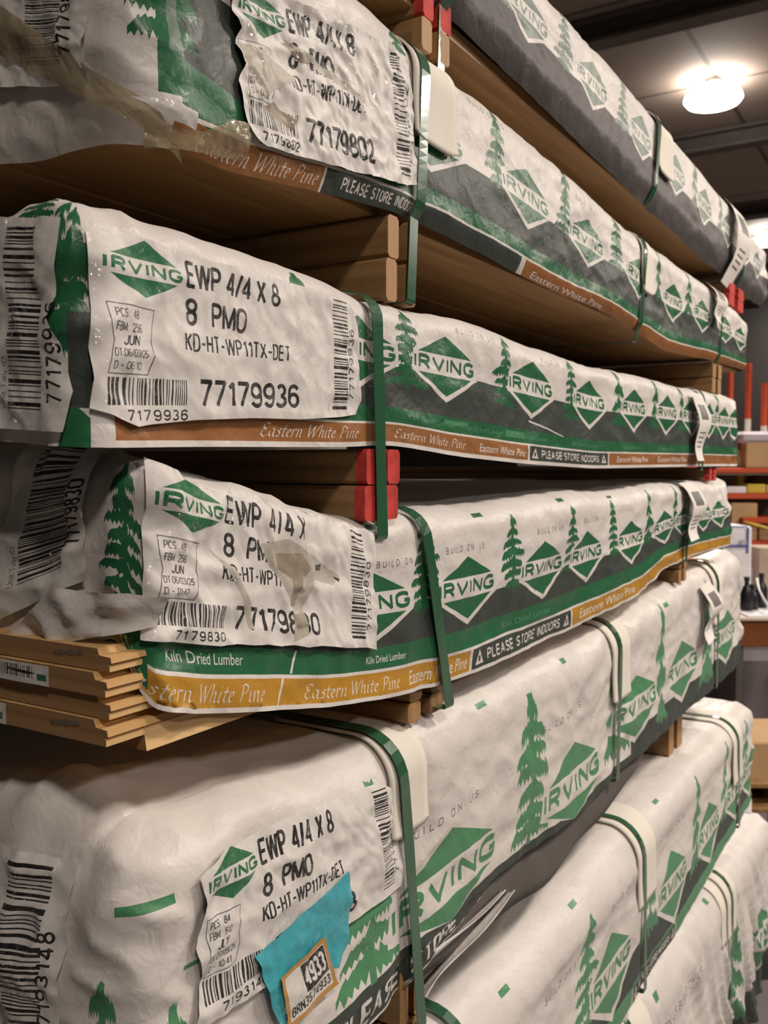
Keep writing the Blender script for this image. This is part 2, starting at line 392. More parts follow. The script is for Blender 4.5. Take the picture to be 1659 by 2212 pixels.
class Sheet:
    """a flexible printed sheet: a grid in (a, b) with the print cut into it, then bent by a map"""
    def __init__(s, A, B, outline=None):
        s.A, s.B, s.outline, s.shapes = A, B, outline, []
    def put(s, layer, contours): s.shapes.append((layer, contours))
    def puts(s, layer, lst):
        for c in lst: s.shapes.append((layer, c))
    def mesh(s, layers, base):
        """-> points, triangles, material numbers"""
        a0, a1, b0, b1 = s.A[0], s.A[-1], s.B[0], s.B[-1]
        pts = [(a, b) for a in s.A for b in s.B]; edges = []; keep = []; da = np.gradient(np.array(s.A, float))
        for ly, cs in s.shapes + ([('!', [np.array(s.outline, float)])] if s.outline is not None else []):
            A = np.concatenate(cs)
            if A[:, 0].max() < a0 or A[:, 0].min() > a1 or A[:, 1].max() < b0 or A[:, 1].min() > b1: continue
            cs = [np.stack([np.clip(c[:, 0], a0, a1), np.clip(c[:, 1], b0, b1)], 1) for c in cs]
            for c in cs:
                fine = []
                for p, q in zip(c, np.roll(c, -1, axis=0)):
                    sp = max(.003, float(np.interp((p[0]+q[0])/2, s.A, da))); ln = float(np.hypot(*(q-p)))
                    kk = min(1200, max(1, int(math.ceil(ln/sp)))) if ln > 1.4*sp else 1
                    fine += [tuple(p+(q-p)*j/kk) for j in range(kk)]
                c = fine
                n = len(pts); pts += [tuple(q) for q in c]; k = len(c)
                edges += [(n+i, n+(i+1) % k) for i in range(k)]
            keep.append((ly, cs))
        r = delaunay_2d_cdt([Vector(p) for p in pts], edges, [], 0, 1e-6, False)
        V = np.array([tuple(v) for v in r[0]]); T = np.array([tuple(f) for f in r[2]])
        C = V[T].mean(1); fm = np.full(len(T), layers.index(base)); ok = np.ones(len(T), bool)
        for ly, cs in keep:
            A = np.concatenate(cs); lo, hi = A.min(0), A.max(0)
            sel = np.nonzero((C[:, 0] >= lo[0]) & (C[:, 0] <= hi[0]) & (C[:, 1] >= lo[1]) & (C[:, 1] <= hi[1]))[0]
            if ly == '!':
                ok[:] = False; ok[sel[inside(cs, C[sel])]] = True; continue
            if len(sel): fm[sel[inside(cs, C[sel])]] = layers.index(ly)
        return V, T[ok], fm[ok]
def drop_unused(V, T):
    used = np.unique(T); mp = np.full(len(V), -1); mp[used] = np.arange(len(used))
    return used, mp[T]

# ------------------------------------------------------------------ a wrapped lumber bundle
def smooth_interp(pts, win=.03):
    pts = sorted(pts); x = np.array([p[0] for p in pts]); y = np.array([p[1] for p in pts])
    g = np.arange(-1.0, 3.4, .004); f = np.interp(g, x, y)
    k = np.exp(-.5*(np.arange(-25, 26)*.004/win)**2); k /= k.sum()
    fs = np.convolve(np.pad(f, 25, mode='edge'), k, 'valid')
    return lambda u: float(np.interp(u, g, fs))
LAY = ['white', 'green', 'slate', 'gold', 'brown', 'ink', 'greygreen', 'fgreen', 'greyslate']
NZ = noise.noise
class Bundle:
    def __init__(s, D, x0px, x1, top, bot, etop, ebot, r, Hn, seed, straps, tuck=0, amp=1.0, extra=None, win=.03, ewin=None):
        s.D, s.r, s.Hn, s.seed, s.straps, s.tuck, s.amp, s.extra = D, r, Hn, seed, straps, tuck, amp, extra
        s.X0 = on_front(x0px, 1005, D)[0]; s.X1 = x1; s.L = x1-s.X0
        T = [(x-s.X0, z) for x, z in (on_front(p, q, D) for p, q in top)]
        B = [(x-s.X0, z) for x, z in (on_front(p, q, D) for p, q in bot)]
        def lift(z):                       # a rounded shoulder seen from below hides its own crown
            m = (z-CZ)/D; return z+(r*(m+1-math.sqrt(1+m*m)) if m > 0 else 0)
        T = [(u, lift(z)) for u, z in T]
        T = [t for t in T if t[0] > -.02]; B = [t for t in B if t[0] > -.02]
        T += [(-(y-D), z) for y, z in (on_end(p, q, s.X0) for p, q in etop)]
        B += [(-(y-D), z) for y, z in (on_end(p, q, s.X0) for p, q in ebot)]
        if not etop: T += [(-.3, min(T)[1])]
        if not ebot: B += [(-.3, min(B)[1])]
        s.zb = smooth_interp(B, ewin or win); a_ = r*math.pi/2
        ft = smooth_interp([t for t in T if t[0] >= 0], win); fe = smooth_interp([t for t in T if t[0] < 0] or [(-.3, ft(0))], win*.6)
        def zt(u):
            if u >= r: return ft(u)
            if u > r-a_: return ft(r)
            return ft(r)+(fe(u)-fe(r-a_))+(fe(r-a_)-ft(r))*min(1, (r-a_-u)/.05)
        s.zt = zt
        s.Vs = Hn-r; s.Vmax = s.Vs+r*math.pi/2
        s.rng = random.Random(seed); s.flats = []
    def disp(s, x, y, z, u, v, top=False):
        q = s.seed*7.31
        d = NZ(Vector((x*4+q, y*4, z*7)))*.0045
        d += (1-abs(NZ(Vector((x*6+q, y*9, z*24+q))))*2.2)*.0016
        d += (1-abs(NZ(Vector((x*17+z*14+q, y*17, z*22-x*9)))*2.4))*.0012
        e = math.exp(-max(u-s.r, 0)/.10) + math.exp(-max(s.L-u, 0)/.09)*2.2
        d += e*((1-abs(NZ(Vector((x*22+q, y*22, z*26)))*2.6))*.0028 + NZ(Vector((x*11, y*11+q, z*11)))*.004)
        d *= s.amp
        if s.extra: d += s.extra(s, x, y, z, u, v, top)
        k = 1.0
        for sx in s.straps: k *= 1-math.exp(-((x-sx)/.022)**2)
        for xa, xb in s.flats:
            if v > s.Vmax-.17:
                q_ = 1/(1+math.exp(-(x-xa+.004)/.004))/(1+math.exp(-(xb+.004-x)/.004))*min(1, (v-s.Vmax+.17)/.04); k *= 1-q_
        return d*k - (1-k)*.0022
    def plan(s, u):
        rc = s.r; a = rc*math.pi/2; L = s.L
        if u < rc:
            t = rc-u
            if t < a:
                g = t/rc; return s.X0+rc-rc*math.sin(g), s.D+rc-rc*math.cos(g), -math.sin(g), -math.cos(g)
            return s.X0, s.D+rc+(t-a), -1.0, 0.0
        if u > L-rc:
            t = u-(L-rc)
            if t < a:
                g = t/rc; return s.X1-rc+rc*math.sin(g), s.D+rc-rc*math.cos(g), math.sin(g), -math.cos(g)
            return s.X1, s.D+rc+(t-a), 1.0, 0.0
        return s.X0+u, s.D, 0.0, -1.0
    def wall(s, u, v, off=0.0, disp=None):
        x, y, nx, ny = s.plan(u)
        if v <= s.Vs:
            h, o, c, sn = v, 0.0, 1.0, 0.0
            if s.tuck and v < s.tuck[0]: o = s.tuck[1]*((s.tuck[0]-v)/s.tuck[0])**1.5
        else:
            g = min((v-s.Vs)/s.r, math.pi/2); o = s.r*(1-math.cos(g)); h = s.Vs+s.r*math.sin(g); c, sn = math.cos(g), math.sin(g)
        zb, zt = s.zb(u), s.zt(u)
        z = zb+(zt-zb)*h/s.Hn
        x -= nx*o; y -= ny*o
        d = (s.disp(x, y, z, u, v) if disp is None else disp)+off
        return Vector((x+nx*c*d, y+ny*c*d, z+sn*d))
    def v_of(s, u, z):
        zb, zt = s.zb(u), s.zt(u); return (z-zb)/(zt-zb)*s.Hn
    def top_z(s, x, y):
        u = max(x-s.X0, s.r); z = s.zt(u); ue = s.r-s.r*math.pi/2-max(0, y-s.D-s.r)
        return z+(s.zt(ue)-s.zt(s.r))*math.exp(-(u-s.r)/.07)
    def top_pt(s, x, y, off=0.0, flat=False):
        z = s.top_z(x, y); d = 0 if flat else s.disp(x, y, z, x-s.X0, s.Vmax, True)
        return Vector((x, y, z+d+off))
    def pv(s, px, py):                       # pixel on the front plane -> (u, v)
        x, z = on_front(px, py, s.D); u = x-s.X0; return u, s.v_of(u, z)
    def pu(s, px): return on_front(px, 1005, s.D)[0]-s.X0
    def grids(s, fine=.0036):
        U = [-.62, -.5, -.4, -.32, -.26, -.21, -.18]; u = -.155
        while u < s.L+.02:
            U.append(u); Z = .852*(s.X0+max(u, 0))+.25; u += fine*Z/.62
        U += [s.L+.03, s.L+.06, s.L+.12, s.L+.3, s.L+.6]
        nv = max(24, int(s.Vs/(fine*1.15))); V = list(np.linspace(0, s.Vs, nv)); na = 8
        V += [s.Vs+(s.Vmax-s.Vs)*(i+1)/na for i in range(na)]
        return np.array(U), np.array(V)
    def build(s, root, prints, name='plastic_wrap'):
        U, V = s.grids(); sh = Sheet(U, V); prints(sh)
        P, T, fm = sh.mesh(LAY, 'white')
        verts = [tuple(s.wall(u, v)) for u, v in P]; faces = [tuple(int(i) for i in t) for t in T]; fm = list(fm)
        # top
        X = [s.X0+s.r]+[s.X0+u for u in U if s.r+.0005 < u < s.L-s.r-.0005]+[s.X1-s.r]
        ue = s.r-s.r*math.pi/2
        Y = [s.D+s.r]+sorted(s.D+s.r+(ue-u) for u in U if -.15 < u < ue-.0005)[::1]
        st = .012
        while Y[-1] < s.D+1.08: Y.append(Y[-1]+st); st *= 1.2
        b = len(verts); ny = len(Y)
        verts += [tuple(s.top_pt(x, y)) for x in X for y in Y]
        for i in range(len(X)-1):
            for j in range(ny-1):
                faces.append((b+i*ny+j, b+(i+1)*ny+j, b+(i+1)*ny+j+1, b+i*ny+j+1)); fm.append(0)
        # back
        b = len(verts); yb = Y[-1]
        for x in (s.X0, s.X1): verts += [(x, yb, s.zb(.3)), (x, yb, s.zt(.3))]
        faces.append((b, b+1, b+3, b+2)); fm.append(0)
        return mesh_obj(name, verts, faces, [M[k] for k in LAY], fm, root)
    # --- a sheet lying on the wall, corners in (u, z)
    def sheet_on(s, name, root, W, H, cornersuz, draw, layers, base, outline=None, off=.0022, crump=.0012, step=.0032, lift=None, pinch=True):
        nA, nB = max(4, int(W/step)), max(4, int(H/step))
        sh = Sheet(np.linspace(0, W, nA), np.linspace(0, H, nB), outline); draw(sh)
        P, T, fm = sh.mesh(layers, base); used, T2 = drop_unused(P, T)
        TL, TR, BR, BL = [np.array(c) for c in cornersuz]; verts = []; q = s.seed*3.3
        for a, b in P[used]:
            ss, tt = a/W, b/H
            u, z = (1-ss)*(1-tt)*BL+ss*(1-tt)*BR+ss*tt*TR+(1-ss)*tt*TL
            v = s.v_of(u, z)
            cr = crump*(1.6-abs(NZ(Vector((a*34+q, b*34, q))))*2.6+abs(NZ(Vector((a*70+q, b*60, 3)))))
            dd = off+max(cr, -.001)+.0012
            if lift: dd += lift(ss, tt)
            verts.append(tuple(s.wall(u, min(v, s.Vmax), dd)))
        return mesh_obj(name, verts, [tuple(int(i) for i in t) for t in T2], [M[k] for k in layers], list(fm), root)
    def corners_px(s, *px):
        out = []
        for p, q in px:
            x, z = on_front(p, q, s.D); out.append((x-s.X0, z))
        return out
    def corners_end(s, *px):
        out = []
        for p, q in px:
            y, z = on_end(p, q, s.X0); out.append((-(y-s.D)+.43*s.r if y > s.D+s.r else s.r-s.r*math.acos(max(-1, min(1, (s.D+s.r-y)/s.r))), z))
        return out
    # --- straps, guards, tags
    def profile(s, xf, zend, off, ytop=.95, under=None):
        """strap line over the top, down the face and on to ZEND, then in under the load: points (x, y, z)"""
        pts = []
        xt = xf(s.Vmax)
        n = 7
        for i in range(n): 
            y = s.D+s.r+ytop*(1-i/n)**2
            pts.append(Vector((xt, y, s.top_z(xt, y)+off-.0018)))
        for i in range(26):
            v = s.Vmax*(1-i/25); x = xf(v); pts.append(s.wall(x-s.X0, v, off, disp=-.0018))
        x = xf(0); last = pts[-1]
        if zend is not None:
            z0 = last.z; yy = last.y
            if zend < z0-.01:
                for i in range(1, 6): pts.append(Vector((xf(-(z0-zend)*i/5), yy+under[0]*i/5 if under else yy, z0+(zend-z0)*i/5)))
            yy = pts[-1].y; xx = pts[-1].x
            for g in (30, 60, 90): pts.append(Vector((xx, yy+.004*(1-math.cos(R(g))), zend-.004*math.sin(R(g)))))
            pts.append(Vector((xx, yy+.06, zend-.004))); pts.append(Vector((xx, yy+.7, zend-.004)))
        return pts
    def strap(s, root, xf, zend, off=.0068, w=.0165, ytop=.95, under=None, name='strap'):
        pts = s.profile(xf, zend, off, ytop, under); V, F = [], []; n = len(pts); th = .0009
        for i, p in enumerate(pts):
            d = (pts[min(i+1, n-1)]-pts[max(i-1, 0)]).normalized(); e = Vector((1, 0, 0)); e = (e-d*e.dot(d)).normalized(); nn = e.cross(d)
            if nn.y > .2 or (abs(nn.y) <= .2 and i < n/2 and nn.z < 0): nn = -nn
            tw = .0003*math.sin(i*.45+s.seed)
            for sg, t in ((-1, 0), (1, 0), (1, 1), (-1, 1)): V.append(p+e*(w/2*sg)+nn*(th*t+tw*sg))
        for i in range(n-1):
            for k in range(4): F.append((i*4+k, i*4+(k+1) % 4, i*4+4+(k+1) % 4, i*4+4+k))
        F += [(0, 1, 2, 3), (n*4-1, n*4-2, n*4-3, n*4-4)]
        o = mesh_obj(name, V, F, [M['strap']], None, root, smooth=False)
        return o
    def guard(s, root, xa, xb, hf, dt, off=.0020, flare=.003):
        """bent white card between strap and wrap"""
        prof = []
        for i in range(8): prof.append(('t', s.D+s.r+dt*(1-i/8)))
        va = max(s.Vmax-s.r*math.pi/2-hf*.8, .01)
        for i in range(22): prof.append(('w', s.Vmax+(va-s.Vmax)*i/21))
        V, F = [], []; nu = 9; th = .0024
        for layer in (0, 1):
            for i in range(nu):
                x = xa+(xb-xa)*i/(nu-1); b = abs(i/(nu-1)-.5)*2
                for j, (k, q) in enumerate(prof):
                    o = off+th*layer+flare*b*b*.5
                    e = max(0, (j-len(prof)+9)/8); rnd = .006*(b**6)*(1 if j == len(prof)-1 else 0)
                    if k == 't': p = s.top_pt(x, q, o-.0018, True)
                    else: p = s.wall(x-s.X0, q+rnd, o+flare*e*e, disp=-.0018)
                    V.append(p)
        n = len(prof); m = nu*n
        for i in range(nu-1):
            for j in range(n-1):
                a = i*n+j; F.append((a+m, a+n+m, a+n+1+m, a+1+m)); F.append((a, a+1, a+n+1, a+n))
        for i in range(nu-1): F.append((i*n, i*n+n, i*n+n+m, i*n+m)); F.append((i*n+n-1, i*n+n-1+m, i*n+2*n-1+m, i*n+2*n-1))
        for j in range(n-1): F.append((j, j+m, j+1+m, j+1)); b0 = (nu-1)*n; F.append((b0+j, b0+j+1, b0+j+1+m, b0+j+m))
        return mesh_obj('corner_guard', V, F, [M['card']], None, root)
    def tagstrip(s, root, xa, xb, va, vb, wave=.012, twist=.3, marks=True):
        W, H = xb-xa, abs(vb-va)
        sh = Sheet(np.linspace(0, W, 8), np.linspace(0, H, 26))
        if marks:
            sh.put('ink', rect(W*.2, H*.62, W*.8, H*.85))
            for i in range(4): sh.put('ink', rect(W*.2, H*(.2+.07*i), W*.75, H*(.225+.07*i)))
        P, T, fm = sh.mesh(['white', 'ink'], 'white'); V = []
        for a, b in P:
            t = 1-b/H
            o = .006+wave*math.sin(t*math.pi*1.25)**2+.006*t
            x = xa+a+twist*W*(math.sin(t*4.2))*.5
            V.append(tuple(s.wall(x-s.X0, va+(vb-va)*t, o+.006*(a/W-.5)*math.sin(t*5), disp=.004)))
        return mesh_obj('paper_tag', V, [tuple(int(i) for i in t) for t in T], [M['tagpaper'], M['ink']], list(fm), root)

def bundle_root(b, label):
    o = empty('lumber_bundle', ((b.X0+b.X1)/2, b.D, b.zb(.4)))
    return tag(o, label, 'lumber bundle', 'wrapped lumber bundles in the stack')

# ================================================================== SETTING
def concrete(name, c1, c2, sc):
    m, t, b = nt(name); N, L = t.nodes, t.links
    tc = N.new('ShaderNodeTexCoord'); nz = N.new('ShaderNodeTexNoise'); nz.inputs['Scale'].default_value = sc; nz.inputs['Detail'].default_value = 8
    L.new(tc.outputs['Object'], nz.inputs['Vector']); cr = N.new('ShaderNodeValToRGB')
    cr.color_ramp.elements[0].color = (*c1, 1); cr.color_ramp.elements[1].color = (*c2, 1); cr.color_ramp.elements[0].position = .3; cr.color_ramp.elements[1].position = .7
    L.new(nz.outputs['Fac'], cr.inputs[0]); L.new(cr.outputs[0], b.inputs['Base Color']); b.inputs['Roughness'].default_value = .45
    return m
def panels(name, c1, c2, w, h):
    m, t, b = nt(name); N, L = t.nodes, t.links
    tc = N.new('ShaderNodeTexCoord'); br = N.new('ShaderNodeTexBrick'); br.offset = 0
    br.inputs['Scale'].default_value = 1; br.inputs['Brick Width'].default_value = w; br.inputs['Row Height'].default_value = h; br.inputs['Mortar Size'].default_value = .018
    br.inputs['Color1'].default_value = (*c1, 1); br.inputs['Color2'].default_value = (*c2, 1); br.inputs['Mortar'].default_value = (c1[0]*.35, c1[1]*.35, c1[2]*.35, 1)
    L.new(tc.outputs['Object'], br.inputs['Vector']); L.new(br.outputs[0], b.inputs['Base Color']); b.inputs['Roughness'].default_value = .8
    return m
HC = LAMP_H + .13
mb = MB(); mb.box((-4, -6, -.1), (15, 9, 0)); tag(mb.build('floor', concrete('grey_concrete', (.15, .135, .13), (.21, .19, .185), 2.2)), kind='structure')
mb = MB(); mb.box((-4, -6, HC), (15, 9, HC+.1)); tag(mb.build('ceiling', panels('roof_deck', (.22, .172, .142), (.19, .15, .122), 1.5, .75)), kind='structure')
wallm = concrete('dark_wall_paint', (.012, .008, .0065), (.020, .014, .012), 1.1)
mb = MB(); mb.box((14, -6, 0), (14.1, 9, HC)); tag(mb.build('wall_far', wallm), kind='structure')
mb = MB(); mb.box((-4, 8.9, 0), (14, 9, HC)); tag(mb.build('wall_back', wallm), kind='structure')
steel = plain('dark_steel', (.10, .085, .075), .6, .3, var=.2)
tn = 0
for k in range(5):
    mb = MB(); x = 3.3+2.35*k
    mb.box((x-.07, -6, HC-.03), (x+.07, 9, HC), c=.004); mb.box((x-.01, -6, HC-.13), (x+.01, 9, HC-.03)); mb.box((x-.07, -6, HC-.16), (x+.07, 9, HC-.13), c=.004)
    tag(mb.build('trim_%d' % (k+1), steel), kind='structure')

# ---- lamps
lampglow = emit('lamp_diffuser_glow', (1.0, .93, .84), 30)
shade_m = plain('lamp_housing', (.8, .78, .75), .5)
spots = ['glowing round high-bay lamp hanging in the ceiling above the top bundle', 'far round high-bay lamp glowing behind the crumpled end of the top bundle']
for i, (lx, ly, lw) in enumerate(LAMPS):
    lab = spots[i] if i < 2 else None
    if not lab: continue
    o = empty('ceiling_lamp', (lx, ly, HC)); tag(o, lab, 'lamp', 'high-bay lamps along the ceiling')
    mb = MB(); n = 40; pr = [(0, -.05), (.16, -.048), (.225, -.034), (.25, -.008), (.24, .02), (.18, .05), (.09, .065)]
    V = [(lx+.80*r_*math.cos(2*math.pi*k/n), ly+.80*r_*math.sin(2*math.pi*k/n), LAMP_H+z_) for r_, z_ in pr for k in range(n)]
    mb.add(V, [(a*n+k, a*n+(k+1) % n, (a+1)*n+(k+1) % n, (a+1)*n+k) for a in range(len(pr)-1) for k in range(n)])
    mb.build('diffuser', lampglow, o, smooth=True)
    mb = MB(); pr = [(.10, .06), (.09, .10), (.05, .12), (.05, HC-LAMP_H)]
    V = [(lx+.80*r_*math.cos(2*math.pi*k/n), ly+.80*r_*math.sin(2*math.pi*k/n), LAMP_H+z_) for r_, z_ in pr for k in range(n)]
    mb.add(V, [(a*n+k, a*n+(k+1) % n, (a+1)*n+(k+1) % n, (a+1)*n+k) for a in range(len(pr)-1) for k in range(n)])
    mb.build('housing', shade_m, o, smooth=True)

# ================================================================== LUMBER BUNDLES
D = .48
def X(px): return on_front(px, 1005, D)[0]
def bands(sh, b, spec):
    """spec: (layer, from, to, u0, u1) with heights as shares of the face"""
    for ly, f0, f1, u0, u1 in spec: sh.put(ly, rect(u0, f0*b.Hn, u1, f1*b.Hn))
def wrap_words(sh, b, u0, u1, f0, f1, layer='white', near=False):
    H = b.Hn
    if near:
        for q in script('Eastern White Pine', u0, f0*H, u1, (f1-f0)*H): sh.put(layer, q)
    else: sh.put(layer, text('Eastern White Pine', u0, f0*H, u1, f1*H, 0, .25))
def store_box(sh, b, u0, u1, f0, f1):
    H = b.Hn; w = u1-u0; y0, y1 = f0*H, f1*H; h = y1-y0
    sh.put('white', rect(u0-.006, y0, u0, y1)); sh.put('white', rect(u1, y0, u1+.006, y1))
    sh.put('slate', rect(u0, y0, u1, y1))
    for c in (u0+.06*w, u1-.06*w):
        sh.put('white', poly([(c-.035*w, y0+.18*h), (c+.035*w, y0+.18*h), (c, y1-.12*h)]))
        sh.put('slate', rect(c-.003, y0+.3*h, c+.003, y1-.42*h))
    sh.puts('white', stext('PLEASE STORE INDOORS', u0+.13*w, y0+.22*h, u1-.13*w, y1-.22*h, .17, 0, False, .24))
def print_row(sh, b, logos, trees, lz, lh, lw, tz0, tz1, tw, green='green', words=(), dashes=()):
    """logo and tree positions are shares of the face height"""
    H = b.Hn; rng = random.Random(b.seed+5)
    for u in trees:
        far = u > 1.1
        for q in conifer(u, tz0*H, tz1*H, tw, rng, .3 if far else 1): sh.put(green, q)
    for u in logos:
        for ly, q in logo(u, lz*H, lw, lh*H): sh.put(green if ly == 'green' else ly, q)
    for u, f in words: sh.puts('ink', stext('BUILD ON US', u, f*H, u+lw*.66, (f+.04)*H, .15, 0, False, .55))
    for u, f in dashes: sh.put(green, rect(u, f*H, u+.026, (f+.032)*H))

LL = ['paper', 'lgreen', 'black', 'lgrey', 'torn', 'tornlight']
def front_label(b, root, corners, W, H, num, mon, dt, tm, pcs='PCS:  48', fbm='FBM:  256', damage=None, name='front_label', outline=None, seed=3, crump=.0012, digits=True, title='EWP 4/4 X 8', grade='8  PMO'):
    rng = random.Random(seed)
    def P(s0, t0, s1, t1): return (s0*W, t0*H, s1*W, t1*H)
    def draw(sh):
        for ly, q in logo(.137*W, .835*H, .23*W, .29*H, False): sh.put('lgreen', q)
        sh.puts('black', stext(title, *P(.262, .79, .61, .945), .15))
        sh.puts('black', stext(grade, *P(.262, .575, .48, .735), .155))
        sh.puts('black', stext('KD-HT-WP11TX-DET', *P(.252, .425, .65, .535), .14, 0, False, .22))
        x0, y0, x1, y1 = P(.032, .275, .165, .64); l = .0008
        x0b = x0+.012*W; 
        fr = [(x0, y1), (x1, y1-.01*H), (x1-.012*W, y0+.19*H), (x1-.004*W, y0+.1*H), (x1-.018*W, y0), (x0+.002*W, y0), (x0+.012*W, y0+.17*H), (x0+.003*W, y0+.25*H)]
        inn = [(p[0]+(l if p[0] < (x0+x1)/2 else -l), p[1]+(l if p[1] < (y0+y1)/2 else -l)) for p in fr]
        sh.put('lgrey', [np.array(fr), np.array(inn)])
        for t_, a, h_ in ((pcs, .565, .042), (fbm, .495, .042), (mon, .425, .05), (dt, .365, .038), (tm, .30, .038)):
            ww = .026*len(t_)**.75*1.0/ .9
            s0 = .046 if t_ != mon else .07
            sh.puts('lgrey' if t_ != mon else 'black', stext(t_, *P(s0, a, s0+.0095*len(t_)*(1.5 if t_ == mon else .93), a+h_*1.15), .15, .2 if t_ == mon else 0))
        for q in bars(*P(.035, .115, .27, .26), 24, rng): sh.put('black', q)
        sh.puts('black', stext(num[1:], *P(.085, .028, .27, .092), .17, 0, False, .3))
        sh.puts('black', stext(num, *P(.30, .10, .69, .27), .165, 0, False, .2))
        for q in bars(*P(.855, .09, .93, .955), 30, rng, False): sh.put('black', q)
        sh.puts('black', stext(num, W*.936, H*.16, W*.962, H*.74, .17, 0, True, .3))
        if damage:
            for ly, p in damage: sh.put(ly, poly([(x*W, y*H) for x, y in p]))
    if outline is None:
        o = []; n = 16
        jit = lambda: rng.uniform(0, .012)
        for i in range(n): o.append((i/n, jit()*2.2))
        for i in range(9): o.append((1-jit(), i/9))
        for i in range(n): o.append((1-i/n, 1-jit()*1.5))
        for i in range(9): o.append((jit()*.8, 1-i/9))
        outline = o
    return b.sheet_on(name, root, W, H, b.corners_px(*corners), draw, LL, 'paper', [(x*W, y*H) for x, y in outline], crump=crump, step=.0027)
def end_label(b, root, corners, W, H, num, bar, numbox, outline=None, seed=7, gap=None):
    rng = random.Random(seed)
    def draw(sh):
        for q in bars(bar[0]*W, bar[1]*H, bar[2]*W, bar[3]*H, 36, rng, False): sh.put('black', q)
        sh.puts('black', stext(num, numbox[0]*W, numbox[1]*H, numbox[2]*W, numbox[3]*H, .165, 0, True, .28))
        sh.put('lgrey', text('Unit Tally ID', (bar[0]-.10)*W, bar[1]*H, (bar[0]-.02)*W, (bar[1]+.25)*H, 0, 0, True))
    return b.sheet_on('end_label', root, W, H, b.corners_end(*corners), draw, LL, 'paper', outline and [(x*W, y*H) for x, y in outline], step=.0025, crump=.0015)
def lin(xa, xb, vmax):
    """strap position: xa on the top, xb at the foot of the face and straight on below it"""
    return lambda v: xb+(xa-xb)*v/vmax
def bearer(px0, px1, zlo, zhi, red, label, split=True, y0=None, back=1.05):
    xa, xb = X(px0), X(px1); y0 = D+.006 if y0 is None else y0
    o = empty('wooden_bearer', ((xa+xb)/2, y0, zlo)); tag(o, label, 'wooden bearer', 'wooden bearers between the bundles')
    hs = (zhi-zlo)/2; w = xb-xa
    for k, nm in ((0, 'lower_board'), (1, 'upper_board')):
        mb = MB(); za, zb_ = zlo+k*hs+.0006, zlo+(k+1)*hs-.0006; j = .0035*k
        for s0, s1 in ((0, .36), (.62, 1.0)):
            a, c = xa+s0*w+j, xa+s1*w+j; q = .0035
            pr = [(a+q, za), (c-q, za), (c, za+q), (c, zb_-q), (c-q, zb_), (a+q, zb_), (a, zb_-q), (a, za+q)]
            mr = 2 if red and (k == 1 or red > 1) else 1
            mb.extrude(pr, 'y', y0, y0+.012, mr if red else 0, mr if red else 1)
            mb.extrude(pr, 'y', y0+.012, y0+back, 0, 0)
        pr = [(xa+.3*w+j, za+.001), (xa+.68*w+j, za+.001), (xa+.68*w+j, zb_-.001), (xa+.3*w+j, zb_-.001)]
        mb.extrude(pr, 'y', y0+.02, y0+back, 0, 0)
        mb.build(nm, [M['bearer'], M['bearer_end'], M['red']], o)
    return o
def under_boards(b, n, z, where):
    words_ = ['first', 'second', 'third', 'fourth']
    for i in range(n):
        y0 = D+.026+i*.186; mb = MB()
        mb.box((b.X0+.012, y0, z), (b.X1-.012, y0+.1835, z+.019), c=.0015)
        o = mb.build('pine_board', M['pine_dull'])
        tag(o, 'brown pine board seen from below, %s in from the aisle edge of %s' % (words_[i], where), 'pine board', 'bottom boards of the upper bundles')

# ---------------------------------------------------------------- B0: faint print, under the lamp
b0 = Bundle(D, 330, X(1650), [(1180, 0), (1300, 130), (1420, 262), (1520, 385), (1600, 480), (1650, 545)],
    [(1000, 30), (1180, 212), (1380, 415), (1570, 592)], [], [], .032, .165, 1, [X(985), X(1412), X(1600)], tuck=(.035, .018))
b0.flats = [(X(1408), X(1440))]
r0 = bundle_root(b0, 'topmost wrapped lumber bundle with faded grey print and dark slate lower half')
def p0(sh):
    L = b0.L+.1
    bands(sh, b0, [('greyslate', -.1, .46, -.7, L+.6)])
    pu = b0.pu
    lg = [pu(q) for q in (1000, 1135, 1272, 1376, 1450, 1512, 1560, 1600, 1628)]; tr = [pu(q) for q in (1080, 1212, 1335, 1422, 1490, 1545)]
    print_row(sh, b0, lg, tr, .57, .40, .135, .42, .98, .085, 'greygreen')
b0.build(r0, p0)
for xa, xb, ze in ((X(985), X(975), None), (X(1412), X(1400), 1), (X(1598), X(1592), 1)):
    b0.strap(r0, lin(xa, xb, b0.Vmax), b0.zb(.5)-.004 if ze else b0.zb(.5)-.1)
b0.guard(r0, X(1408), X(1440), .085, .06)
b0.tagstrip(r0, X(1560), X(1582), b0.Vmax-.02, -.02, .018)
under_boards(b0, 4, b0.zb(1.0)+.006, 'the topmost bundle')

